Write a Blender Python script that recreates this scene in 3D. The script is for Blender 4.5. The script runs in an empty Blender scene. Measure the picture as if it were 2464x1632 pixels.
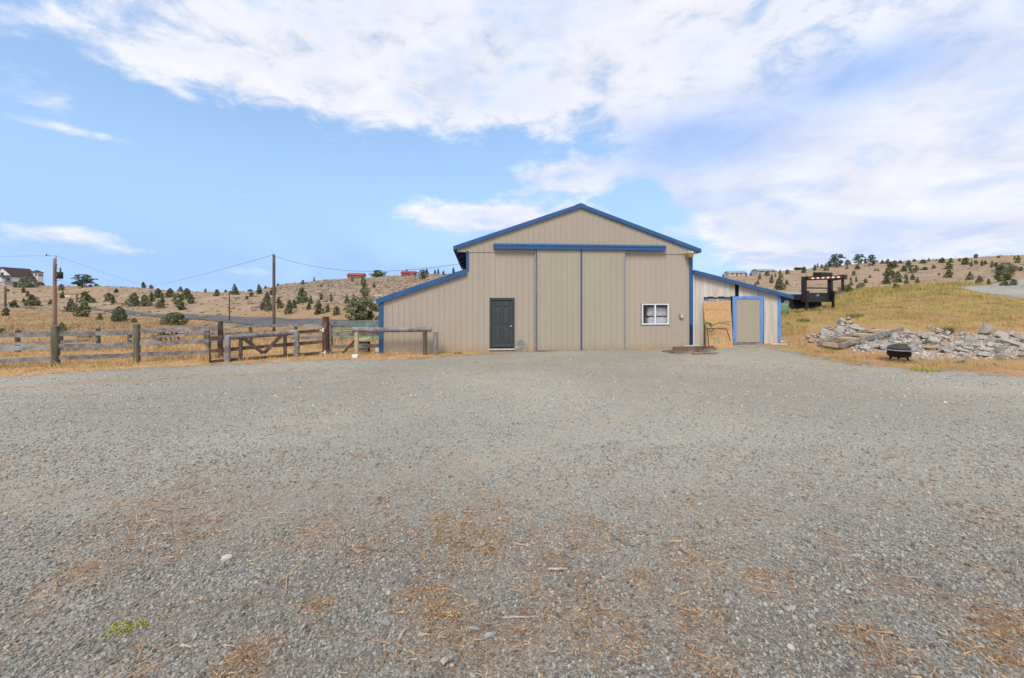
import bpy, bmesh, math, random
import numpy as np
from mathutils import Vector, Matrix, Euler

random.seed(7)
RNG = np.random.default_rng(11)
SC = bpy.context.scene
COL = SC.collection
R = math.radians

# ------------------------------------------------------------------ camera
FPX, PW, PH, HOR, CAMH = 1000.0, 2464.0, 1632.0, 716.0, 2.2
cam_d = bpy.data.cameras.new('camera')
cam = bpy.data.objects.new('camera', cam_d)
COL.objects.link(cam)
cam.location = (0, 0, CAMH)
cam.rotation_euler = (R(90), 0, 0)
cam_d.sensor_width = 36.0
cam_d.lens = 36.0 * FPX / PW
cam_d.shift_y = -(PH / 2 - HOR) / PW
cam_d.clip_start = 0.05
cam_d.clip_end = 4000
SC.camera = cam

# ------------------------------------------------------------------ world and sun
SUN_EL, SUN_AZ = 50.0, 200.0           # azimuth clockwise from +Y: behind the camera, to the left
SC.view_settings.view_transform = 'Standard'
SC.view_settings.look = 'None'
SC.view_settings.exposure = 0.1
SC.view_settings.gamma = 1.0
SC.view_settings.use_curve_mapping = False
SC.cycles.max_bounces = 5
SC.cycles.adaptive_threshold = 0.015
SC.cycles.transparent_max_bounces = 24


class NT:
    """short helper for node trees"""
    def __init__(s, tree):
        s.t = tree; s.n = tree.nodes; s.l = tree.links

    def node(s, typ, **kw):
        nd = s.n.new(typ)
        for k, v in kw.items():
            setattr(nd, k, v)
        return nd

    def put(s, sock, v):
        if isinstance(v, bpy.types.NodeSocket):
            s.l.new(v, sock)
        elif v is not None:
            if hasattr(sock.default_value, '__len__') and not hasattr(v, '__len__'):
                v = (v, v, v, 1)[:len(sock.default_value)]
            elif hasattr(sock.default_value, '__len__') and len(sock.default_value) == 4 and len(v) == 3:
                v = (*v, 1)
            sock.default_value = v

    def m(s, op, a, b=None, c=None, clamp=False):
        nd = s.node('ShaderNodeMath', operation=op, use_clamp=clamp)
        for i, v in enumerate((a, b, c)):
            if v is not None:
                s.put(nd.inputs[i], v)
        return nd.outputs[0]

    def vm(s, op, a, b=None):
        nd = s.node('ShaderNodeVectorMath', operation=op)
        s.put(nd.inputs[0], a)
        if b is not None:
            s.put(nd.inputs[1], b)
        return nd.outputs[0]

    def ss(s, v, lo, hi, a=0.0, b=1.0):
        nd = s.node('ShaderNodeMapRange', interpolation_type='SMOOTHSTEP')
        s.put(nd.inputs[0], v)
        for i, q in enumerate((lo, hi, a, b)):
            s.put(nd.inputs[1 + i], q)
        return nd.outputs[0]

    def mix(s, f, a, b, blend='MIX'):
        nd = s.node('ShaderNodeMix', data_type='RGBA', blend_type=blend)
        s.put(nd.inputs[0], f); s.put(nd.inputs[6], a); s.put(nd.inputs[7], b)
        return nd.outputs[2]

    def noise(s, vec, scale, detail=4, rough=0.55, dist=0.0, dims='3D'):
        nd = s.node('ShaderNodeTexNoise', noise_dimensions=dims)
        if vec is not None:
            s.put(nd.inputs['Vector'], vec)
        s.put(nd.inputs['Scale'], scale); s.put(nd.inputs['Detail'], detail)
        s.put(nd.inputs['Roughness'], rough); s.put(nd.inputs['Distortion'], dist)
        return nd.outputs[0]

    def vor(s, vec, scale, feature='F1'):
        nd = s.node('ShaderNodeTexVoronoi', feature=feature)
        s.put(nd.inputs['Vector'], vec); s.put(nd.inputs['Scale'], scale)
        return nd


def build_world():
    w = bpy.data.worlds.new('World')
    SC.world = w
    w.use_nodes = True
    w.cycles.sampling_method = 'MANUAL'
    w.cycles.sample_map_resolution = 512
    g = NT(w.node_tree)
    g.n.clear()
    out = g.node('ShaderNodeOutputWorld')
    bg = g.node('ShaderNodeBackground')
    g.l.new(bg.outputs[0], out.inputs[0])
    STR = 0.1
    bg.inputs[1].default_value = STR
    sky = g.node('ShaderNodeTexSky', sky_type='NISHITA')
    sky.sun_disc = False
    sky.sun_elevation = R(SUN_EL)
    sky.sun_rotation = R(SUN_AZ)
    sky.altitude = 1000
    sky.air_density = 1.0
    sky.dust_density = 1.4
    sky.ozone_density = 1.6
    tc = g.node('ShaderNodeTexCoord')
    d = g.vm('NORMALIZE', tc.outputs['Generated'])
    sep = g.node('ShaderNodeSeparateXYZ')
    g.l.new(d, sep.inputs[0])
    dx, dy, dz = sep.outputs
    DEG = 180 / math.pi
    az = g.m('MULTIPLY', g.m('ARCTAN2', dx, dy), DEG)
    el = g.m('MULTIPLY', g.m('ARCSINE', dz), DEG)
    # cloud layer seen from below: project the direction on a level plane
    zz = g.m('ADD', g.m('MAXIMUM', dz, 0.0), 0.16)
    cv = g.node('ShaderNodeCombineXYZ')
    g.l.new(g.m('DIVIDE', dx, zz), cv.inputs[0])
    g.l.new(g.m('DIVIDE', dy, zz), cv.inputs[1])
    p = cv.outputs[0]
    # billows are rounder than a flat layer: mix in direction-space noise
    n1 = g.noise(p, 1.3, 5, 0.58, 0.25)
    ev = g.node('ShaderNodeCombineXYZ')
    g.l.new(g.m('MULTIPLY', az, 0.085), ev.inputs[0])
    g.l.new(g.m('MULTIPLY', el, 0.17), ev.inputs[1])
    n2 = g.noise(ev.outputs[0], 1.6, 8, 0.62, 0.35)
    n3 = g.noise(ev.outputs[0], 0.45, 3, 0.6, 0.6)

    def blob(a0, e0, ra, re, amp):
        u = g.m('DIVIDE', g.m('SUBTRACT', az, a0), ra)
        v = g.m('DIVIDE', g.m('SUBTRACT', el, e0), re)
        q = g.m('ADD', g.m('MULTIPLY', u, u), g.m('MULTIPLY', v, v))
        return g.m('MULTIPLY', g.m('EXPONENT', g.m('MULTIPLY', q, -1.0)), amp)

    # the deck's lower edge: about 21 degrees up ahead and to the left, sinking to the right
    edge = g.ss(az, 10, 34, 20.6, 2.5)
    cover = g.ss(g.m('SUBTRACT', el, edge), -4.0, 5.0, -0.46, 0.50)
    for a in ((-4, 11.0, 13, 2.1, 1.15), (9.0, 16.0, 8.5, 2.6, 1.2), (-48.5, 17.6, 7.5, 0.9, 0.46), (-47.5, 6.0, 4.5, 1.1, 0.75),
              (-41, 4.6, 3.6, 0.8, 0.62), (-47, 15.4, 7.5, 0.6, 0.50), (-51, 27, 8, 4.0, -0.75), (-56, 12, 14, 3.0, -0.15),
              (22, 8.5, 12, 1.2, 0.20), (46, 9, 14, 5, 0.20), (24, 13.5, 5, 2.2, 0.25), (-33, 3.0, 3, 0.7, 0.5),
              (24, 5.0, 17, 3.6, 0.34), (38, 26, 6, 3, -0.18), (-62, 30, 10, 8, -0.3)):
        cover = g.m('ADD', cover, blob(*a))
    fb = g.m('ADD', g.m('MULTIPLY', n1, 0.30), g.m('MULTIPLY', n2, 0.70))
    dens = g.m('ADD', cover, g.m('MULTIPLY', g.m('SUBTRACT', fb, 0.5), 2.7))
    alpha = g.m('MULTIPLY', g.ss(dens, -0.16, 0.44), 0.96)
    # thin veil everywhere, a little stronger towards the horizon
    veil = g.m('ADD', g.ss(n3, 0.35, 0.75, 0.0, 0.22), g.m('ADD', g.ss(el, 0, 24, 0.88, 0.40), g.ss(el, 20, 32, 0.0, 0.16)))
    # undersides of the thick parts go blue grey
    thick = g.ss(dens, 0.30, 0.95)
    under = g.m('MULTIPLY', thick, g.ss(n3, 0.40, 0.62))
    under = g.m('MAXIMUM', under, g.m('MULTIPLY', g.m('ADD', blob(23.5, 18.6, 12, 4.2, 1.15), blob(41, 22.5, 8.5, 2.8, 1.0)), g.ss(fb, 0.12, 0.36)))
    under = g.m('MAXIMUM', under, g.m('MULTIPLY', g.ss(n1, 0.47, 0.64), 0.55))
    white = (8.7, 8.75, 9.5, 1)
    grey = (4.4, 5.95, 9.6, 1)
    cloud = g.mix(under, white, grey)
    lift = g.ss(n2, 0.35, 0.7, 0.92, 1.06)
    cloud = g.mix(1.0, cloud, lift, 'MULTIPLY')
    tint = g.mix(1.0, sky.outputs[0], (2.1, 2.2, 2.15, 1), 'MULTIPLY')
    haze = g.mix(veil, tint, (4.0, 6.1, 9.6, 1))
    col = g.mix(alpha, haze, cloud)
    g.l.new(col, bg.inputs[0])


build_world()
sun_d = bpy.data.lights.new('sun', 'SUN')
sun_d.energy = 2.7
sun_d.angle = R(22)
sun_d.color = (1.0, 0.95, 0.87)
sun = bpy.data.objects.new('sun', sun_d)
COL.objects.link(sun)
sdir = Vector((math.sin(R(SUN_AZ)) * math.cos(R(SUN_EL)), math.cos(R(SUN_AZ)) * math.cos(R(SUN_EL)), math.sin(R(SUN_EL))))
sun.rotation_euler = sdir.to_track_quat('Z', 'Y').to_euler()
sun.location = sdir * 60


# ------------------------------------------------------------------ materials
MATS = {}


def pm(name, c1, c2=None, scale=6.0, rough=0.8, bump=0.0, bscale=None, stretch=(1, 1, 1), metal=0.0, detail=5,
       lo=0.35, hi=0.65, rnd=0.0, spec=0.3, c3=None, s3=1.0):
    """a Principled material whose colour wanders between c1 and c2 with noise in object space"""
    m = bpy.data.materials.new(name)
    m.use_nodes = True
    g = NT(m.node_tree)
    b = g.n['Principled BSDF']
    b.inputs['Roughness'].default_value = rough
    b.inputs['Metallic'].default_value = metal
    b.inputs['Specular IOR Level'].default_value = spec
    tc = g.node('ShaderNodeTexCoord')
    vec = g.vm('MULTIPLY', tc.outputs['Object'], stretch)
    col = (*c1, 1)
    if c2 is not None:
        n = g.noise(vec, scale, detail, 0.6)
        col = g.mix(g.ss(n, lo, hi), c1, c2)
    if c3 is not None:
        n = g.noise(vec, s3, 4, 0.6)
        col = g.mix(g.ss(n, 0.52, 0.68, 0, 0.8), col, c3)
    if rnd:
        oi = g.node('ShaderNodeObjectInfo')
        k = g.m('ADD', g.m('MULTIPLY', oi.outputs['Random'], rnd), 1 - rnd / 2)
        col = g.mix(1.0, col, k, 'MULTIPLY')
    g.put(b.inputs['Base Color'], col)
    if bump:
        bn = g.node('ShaderNodeBump')
        bn.inputs['Strength'].default_value = bump
        bn.inputs['Distance'].default_value = 0.02
        g.l.new(g.noise(vec, bscale or scale * 2, 6, 0.65), bn.inputs['Height'])
        g.l.new(bn.outputs[0], b.inputs['Normal'])
    MATS[name] = m
    return m


pm('siding', (0.405, 0.337, 0.258), (0.425, 0.355, 0.275), 0.8, 0.55, 0.04, 3, (1, 1, 0.25), spec=0.25, rnd=0.05)
pm('siding_door', (0.39, 0.338, 0.250), (0.41, 0.358, 0.268), 0.8, 0.5, 0.04, 3, (1, 1, 0.25), spec=0.25)
pm('blue_trim', (0.024, 0.088, 0.215), (0.030, 0.105, 0.245), 2.0, 0.42, 0.0, spec=0.45)
pm('pale_blue', (0.10, 0.27, 0.62), (0.14, 0.33, 0.68), 5.0, 0.65, 0.1, 14, (1, 1, 0.2), c3=(0.07, 0.16, 0.34), s3=9)
pm('door_green', (0.050, 0.058, 0.056), (0.058, 0.066, 0.063), 3.0, 0.5)
pm('white_vinyl', (0.80, 0.80, 0.79), (0.74, 0.74, 0.73), 4.0, 0.45)
pm('steel', (0.42, 0.43, 0.43), (0.32, 0.33, 0.34), 9.0, 0.42, metal=0.7)
pm('zinc_white', (0.70, 0.71, 0.70), (0.5, 0.5, 0.49), 12.0, 0.5, metal=0.2)
pm('dark_metal', (0.012, 0.012, 0.014), (0.03, 0.026, 0.024), 7.0, 0.45, spec=0.4)
pm('rust_metal', (0.05, 0.022, 0.014), (0.018, 0.016, 0.016), 14.0, 0.7)
pm('grey_wood', (0.26, 0.245, 0.235), (0.14, 0.125, 0.118), 16.0, 0.9, 0.5, 30, (0.35, 0.35, 0.35), rnd=0.25, c3=(0.34, 0.33, 0.32), s3=3)
pm('brown_wood', (0.115, 0.080, 0.060), (0.060, 0.042, 0.034), 9.0, 0.9, 0.5, 26, rnd=0.3, c3=(0.17, 0.135, 0.11), s3=4)
pm('red_wood', (0.135, 0.062, 0.040), (0.085, 0.040, 0.028), 7.0, 0.88, 0.4, 26, (1, 1, 0.25), c3=(0.22, 0.15, 0.10), s3=5)
pm('green_post', (0.150, 0.140, 0.090), (0.085, 0.078, 0.055), 9.0, 0.9, 0.5, 26, (1, 1, 0.2), rnd=0.2)
pm('pole_wood', (0.17, 0.13, 0.105), (0.095, 0.072, 0.058), 7.0, 0.9, 0.4, 26, (1, 1, 0.08))
pm('pole_tan', (0.30, 0.185, 0.120), (0.21, 0.160, 0.125), 5.0, 0.9, 0.4, 26, (1, 1, 0.08))
pm('shed_board', (0.64, 0.575, 0.49), (0.54, 0.47, 0.385), 7.0, 0.92, 0.35, 22, (1, 1, 0.09), rnd=0.12, c3=(0.42, 0.34, 0.26), s3=8)
pm('shade_black', (0.012, 0.010, 0.009), (0.02, 0.017, 0.014), 3.0, 0.95)  # near black, stands in for the shade inside shed and crate
pm('osb', (0.60, 0.36, 0.17), (0.44, 0.235, 0.10), 34.0, 0.85, 0.15, 40, (1, 1, 0.55), lo=0.42, hi=0.6, c3=(0.62, 0.38, 0.18), s3=22)
pm('tread_wood', (0.52, 0.42, 0.25), (0.42, 0.33, 0.20), 8.0, 0.85, 0.2, 20, (0.3, 1, 1), rnd=0.15)
pm('fresh_beam', (0.30, 0.275, 0.255), (0.17, 0.15, 0.135), 8.0, 0.9, 0.3, 20)
pm('concrete', (0.43, 0.40, 0.36), (0.28, 0.25, 0.215), 6.0, 0.95, 0.45, 22, rnd=0.35, c3=(0.36, 0.30, 0.20), s3=3)
pm('pit_black', (0.010, 0.010, 0.011), (0.024, 0.020, 0.018), 11.0, 0.5)
pm('pit_mesh', (0.075, 0.058, 0.048), (0.12, 0.10, 0.085), 7.0, 0.65, metal=0.3)
pm('pit_rim', (0.26, 0.265, 0.28), (0.17, 0.175, 0.185), 7.0, 0.4, metal=0.3)
pm('green_paint', (0.10, 0.20, 0.055), (0.060, 0.12, 0.03), 9.0, 0.6, c3=(0.13, 0.035, 0.012), s3=8)
pm('teal_pipe', (0.10, 0.33, 0.22), (0.08, 0.27, 0.18), 5.0, 0.5)
pm('asphalt', (0.085, 0.085, 0.092), (0.115, 0.115, 0.12), 0.6, 0.9, 0.1, 20)
pm('bark', (0.10, 0.075, 0.058), (0.055, 0.042, 0.034), 8.0, 0.95, 0.4, 20)
pm('white_paint', (0.74, 0.73, 0.70), (0.66, 0.65, 0.62), 1.0, 0.7)
pm('cream_paint', (0.46, 0.44, 0.40), (0.40, 0.38, 0.35), 1.0, 0.75)
pm('brown_roof', (0.085, 0.055, 0.050), (0.062, 0.042, 0.04), 2.0, 0.9)
pm('grey_roof', (0.30, 0.31, 0.33), (0.24, 0.25, 0.27), 1.0, 0.6)
pm('red_paint', (0.30, 0.065, 0.045), (0.24, 0.05, 0.035), 1.2, 0.75)
pm('red_roof', (0.33, 0.06, 0.055), (0.27, 0.05, 0.045), 1.2, 0.6)
pm('timber_wall', (0.36, 0.16, 0.06), (0.28, 0.12, 0.045), 1.2, 0.8)
pm('window_dark', (0.035, 0.042, 0.052), (0.05, 0.058, 0.07), 1.0, 0.15, spec=0.5)
pm('tape_red', (0.62, 0.020, 0.015), None, rough=0.35)
pm('tape_white', (0.86, 0.84, 0.82), None, rough=0.35)
pm('rubber', (0.014, 0.014, 0.015), (0.022, 0.021, 0.02), 9.0, 0.85)
pm('tank_green', (0.16, 0.24, 0.13), (0.12, 0.19, 0.10), 3.0, 0.6)
pm('ochre', (0.30, 0.17, 0.045), (0.24, 0.13, 0.035), 3.0, 0.85)
pm('wrap_white', (0.58, 0.59, 0.62), (0.46, 0.47, 0.51), 7.0, 0.5, 0.4, 9)
pm('strap_red', (0.20, 0.05, 0.05), None, rough=0.7)
pm('amber', (0.42, 0.25, 0.055), (0.34, 0.2, 0.04), 6.0, 0.4)
pm('scrap_brown', (0.25, 0.155, 0.105), (0.155, 0.095, 0.068), 9.0, 0.9, 0.4, 22, rnd=0.5, c3=(0.25, 0.19, 0.15), s3=4)
pm('stick_grey', (0.42, 0.37, 0.31), (0.30, 0.25, 0.20), 30.0, 0.9, 0.3, 60, rnd=0.3)
pm('pale_stone', (0.50, 0.44, 0.41), (0.40, 0.355, 0.335), 9.0, 0.9, 0.2, 30)
pm('flat_stone', (0.30, 0.295, 0.28), (0.21, 0.207, 0.197), 9.0, 0.85, 0.2, 30, rnd=0.4)
pm('yellow_weed', (0.42, 0.40, 0.03), (0.26, 0.30, 0.03), 20.0, 0.8)
pm('weed_green', (0.19, 0.21, 0.065), (0.14, 0.155, 0.05), 6.0, 0.85, rnd=0.3)
pm('hinge', (0.72, 0.72, 0.70), (0.55, 0.55, 0.54), 20.0, 0.45, metal=0.2)
pm('insulator', (0.16, 0.10, 0.08), (0.12, 0.08, 0.07), 6.0, 0.3)
pm('wire', (0.05, 0.05, 0.055), None, rough=0.6)


def splash(name, colr):
    """dried mud splashed on the foot of the wall, thinning out upwards in ragged tongues"""
    g = NT(MATS[name].node_tree)
    b = g.n['Principled BSDF']
    src = b.inputs['Base Color'].links[0].from_socket
    tc = g.node('ShaderNodeTexCoord')
    sp = g.node('ShaderNodeSeparateXYZ'); g.l.new(tc.outputs['Object'], sp.inputs[0])
    n = g.noise(g.vm('MULTIPLY', tc.outputs['Object'], (1, 1, .35)), 2.6, 6, .7)
    f = g.ss(g.m('SUBTRACT', g.m('MULTIPLY', n, .75), sp.outputs[2]), .02, .42, 0, .7)
    st = g.noise(g.vm('MULTIPLY', tc.outputs['Object'], (7, 1, .12)), 1.5, 4, .6)
    base = g.mix(g.ss(st, .55, .75, 0, .10), src, (0.22, 0.19, 0.15))
    g.put(b.inputs['Base Color'], g.mix(f, base, colr))


splash('siding', (0.40, 0.275, 0.165))
splash('siding_door', (0.36, 0.28, 0.185))


def leaf_mat(name, c1, c2, scale=1.2, rnd=0.35):
    m = bpy.data.materials.new(name)
    m.use_nodes = True
    g = NT(m.node_tree)
    b = g.n['Principled BSDF']
    b.inputs['Roughness'].default_value = 0.85
    b.inputs['Specular IOR Level'].default_value = 0.1
    tc = g.node('ShaderNodeTexCoord')
    oi = g.node('ShaderNodeObjectInfo')
    at = g.node('ShaderNodeAttribute', attribute_name='tone')
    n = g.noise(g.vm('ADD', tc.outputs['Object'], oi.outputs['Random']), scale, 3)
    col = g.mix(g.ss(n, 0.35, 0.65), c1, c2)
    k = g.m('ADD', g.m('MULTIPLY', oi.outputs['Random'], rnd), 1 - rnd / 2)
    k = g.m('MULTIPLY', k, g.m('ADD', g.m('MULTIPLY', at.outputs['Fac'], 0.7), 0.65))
    g.put(b.inputs['Base Color'], g.mix(1.0, col, k, 'MULTIPLY'))
    MATS[name] = m


leaf_mat('juniper_leaf', (0.135, 0.158, 0.085), (0.205, 0.212, 0.108))
leaf_mat('pine_leaf', (0.10, 0.132, 0.078), (0.14, 0.17, 0.095))
leaf_mat('bright_leaf', (0.110, 0.165, 0.040), (0.19, 0.21, 0.045))
leaf_mat('pale_leaf', (0.105, 0.140, 0.075), (0.15, 0.175, 0.09))
leaf_mat('maroon_leaf', (0.045, 0.022, 0.022), (0.06, 0.032, 0.03))


def blade_mat(name, cols, rough=0.9):
    """colour per blade from the point attribute 'tone' (0..1)"""
    m = bpy.data.materials.new(name)
    m.use_nodes = True
    g = NT(m.node_tree)
    b = g.n['Principled BSDF']
    b.inputs['Roughness'].default_value = rough
    b.inputs['Specular IOR Level'].default_value = 0.15
    at = g.node('ShaderNodeAttribute', attribute_name='tone')
    rp = g.node('ShaderNodeValToRGB')
    g.l.new(at.outputs['Fac'], rp.inputs[0])
    e = rp.color_ramp.elements
    while len(e) < len(cols):
        e.new(0.5)
    for i, c in enumerate(cols):
        e[i].position = i / (len(cols) - 1)
        e[i].color = (*c, 1)
    g.l.new(rp.outputs[0], b.inputs['Base Color'])
    MATS[name] = m


blade_mat('straw', [(0.56, 0.385, 0.175), (0.64, 0.48, 0.25), (0.47, 0.265, 0.125), (0.43, 0.36, 0.14), (0.27, 0.28, 0.085)])
blade_mat('field', [(0.37, 0.24, 0.125), (0.43, 0.30, 0.165), (0.32, 0.20, 0.105), (0.28, 0.225, 0.10), (0.19, 0.185, 0.075)])
blade_mat('litter', [(0.50, 0.36, 0.19), (0.40, 0.23, 0.11), (0.28, 0.12, 0.05), (0.55, 0.44, 0.27)])
blade_mat('bank_grass', [(0.50, 0.36, 0.15), (0.40, 0.32, 0.105), (0.28, 0.28, 0.075), (0.42, 0.24, 0.11), (0.58, 0.45, 0.21)])


# ------------------------------------------------------------------ mesh helpers
class MB:
    def __init__(s):
        s.v = []; s.f = []

    def add(s, verts, faces):
        o = len(s.v)
        s.v.extend([tuple(p) for p in verts])
        s.f.extend([tuple(i + o for i in f) for f in faces])
        return s

    def hexa(s, p):
        """eight corners: bottom ring 0-3, top ring 4-7"""
        return s.add(p, [(3, 2, 1, 0), (4, 5, 6, 7), (0, 1, 5, 4), (1, 2, 6, 5), (2, 3, 7, 6), (3, 0, 4, 7)])

    def box(s, x0, x1, y0, y1, z0, z1):
        return s.hexa([(x0, y0, z0), (x1, y0, z0), (x1, y1, z0), (x0, y1, z0),
                       (x0, y0, z1), (x1, y0, z1), (x1, y1, z1), (x0, y1, z1)])

    def bar(s, a, b, w, h, up=(0, 0, 1)):
        """beam from a to b, w across, h along up"""
        a = Vector(a); b = Vector(b); d = (b - a).normalized(); u = Vector(up)
        sx = d.cross(u)
        if sx.length < 1e-4:
            sx = d.cross(Vector((0, 1, 0)))
        sx.normalize(); u = sx.cross(d).normalized()
        q = []
        for zz in (-h / 2, h / 2):
            q += [a - sx * w / 2 + u * zz, a + sx * w / 2 + u * zz, b + sx * w / 2 + u * zz, b - sx * w / 2 + u * zz]
        return s.hexa(q)

    def tube(s, pts, rad, n=8, wob=0.0, cap=True):
        pts = [Vector(p) for p in pts]
        if not hasattr(rad, '__len__'):
            rad = [rad] * len(pts)
        o = len(s.v)
        for i, p in enumerate(pts):
            d = (pts[min(i + 1, len(pts) - 1)] - pts[max(i - 1, 0)]).normalized()
            a = d.cross(Vector((0.13, 0.21, 0.97)))
            if a.length < 0.2:
                a = d.cross(Vector((0, 1, 0)))
            a.normalize(); b = d.cross(a)
            for k in range(n):
                t = 2 * math.pi * k / n
                rr = rad[i] * (1 + random.uniform(-wob, wob))
                s.v.append(tuple(p + a * math.cos(t) * rr + b * math.sin(t) * rr))
        for i in range(len(pts) - 1):
            for k in range(n):
                q = (k + 1) % n
                s.f.append((o + i * n + k, o + i * n + q, o + (i + 1) * n + q, o + (i + 1) * n + k))
        if cap:
            s.f.append(tuple(o + k for k in range(n))[::-1])
            s.f.append(tuple(o + (len(pts) - 1) * n + k for k in range(n)))
        return s

    def log(s, a, b, r0, r1=None, n=9, seg=7, wob=0.05, bend=0.02):
        a = Vector(a); b = Vector(b); r1 = r1 or r0
        pts = []
        for i in range(seg + 1):
            t = i / seg
            p = a.lerp(b, t)
            if 0 < i < seg:
                p += Vector((random.uniform(-bend, bend), random.uniform(-bend, bend), random.uniform(-bend, bend)))
            pts.append(p)
        return s.tube(pts, [r0 + (r1 - r0) * i / seg for i in range(seg + 1)], n, wob)

    def lathe(s, prof, n=20, cx=0, cy=0):
        o = len(s.v)
        for r, z in prof:
            for k in range(n):
                t = 2 * math.pi * k / n
                s.v.append((cx + r * math.cos(t), cy + r * math.sin(t), z))
        for i in range(len(prof) - 1):
            for k in range(n):
                q = (k + 1) % n
                s.f.append((o + i * n + k, o + i * n + q, o + (i + 1) * n + q, o + (i + 1) * n + k))
        return s

    def mesh(s, name):
        me = bpy.data.meshes.new(name)
        me.from_pydata(s.v, [], s.f)
        me.update()
        return me

    def obj(s, name, mat, parent=None, smooth=False, bevel=0.0):
        me = s.mesh(name)
        return link(name, me, mat, parent, smooth, bevel)


def link(name, me, mat, parent=None, smooth=False, bevel=0.0):
    if mat is not None and not me.materials:
        me.materials.append(MATS[mat] if isinstance(mat, str) else mat)
    if smooth:
        me.polygons.foreach_set('use_smooth', [True] * len(me.polygons))
    o = bpy.data.objects.new(name, me)
    COL.objects.link(o)
    if parent is not None:
        o.parent = parent
    if bevel:
        md = o.modifiers.new('bevel', 'BEVEL')
        md.width = bevel; md.segments = 2; md.limit_method = 'ANGLE'
    return o


def tag(o, label, cat, group=None):
    o['label'] = label
    o['category'] = cat
    if group:
        o['group'] = group
    return o


def kind(o, k):
    o['kind'] = k
    return o


def thing(name, label, cat, loc=(0, 0, 0), rz=0.0, group=None):
    o = bpy.data.objects.new(name, None)
    COL.objects.link(o)
    o.empty_display_size = 0.2
    o.location = loc
    o.rotation_euler = (0, 0, rz)
    return tag(o, label, cat, group)


def copy_tree(o, parent=None):
    c = o.copy()
    COL.objects.link(c)
    c.parent = parent
    for ch in list(o.children):
        copy_tree(ch, c)
    return c


# ------------------------------------------------------------------ terrain
def pchip_slopes(x, y):
    h = np.diff(x); d = np.diff(y, axis=0) / (h[:, None] if y.ndim > 1 else h)
    m = np.zeros_like(y)
    hh = (h[:, None] if y.ndim > 1 else h)
    w1 = 2 * hh[1:] + hh[:-1]; w2 = hh[1:] + 2 * hh[:-1]
    same = d[1:] * d[:-1] > 0
    with np.errstate(divide='ignore', invalid='ignore'):
        hm = (w1 + w2) / (w1 / d[:-1] + w2 / d[1:])
    m[1:-1] = np.where(same, hm, 0)
    m[0] = d[0]; m[-1] = d[-1]
    return m


def hermite(x, y, m, q):
    q = np.clip(q, x[0], x[-1])
    i = np.clip(np.searchsorted(x, q) - 1, 0, len(x) - 2)
    h = x[i + 1] - x[i]; t = (q - x[i]) / h
    t2 = t * t; t3 = t2 * t
    return i, h, (2 * t3 - 3 * t2 + 1), (t3 - 2 * t2 + t), (-2 * t3 + 3 * t2), (t3 - t2)


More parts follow.
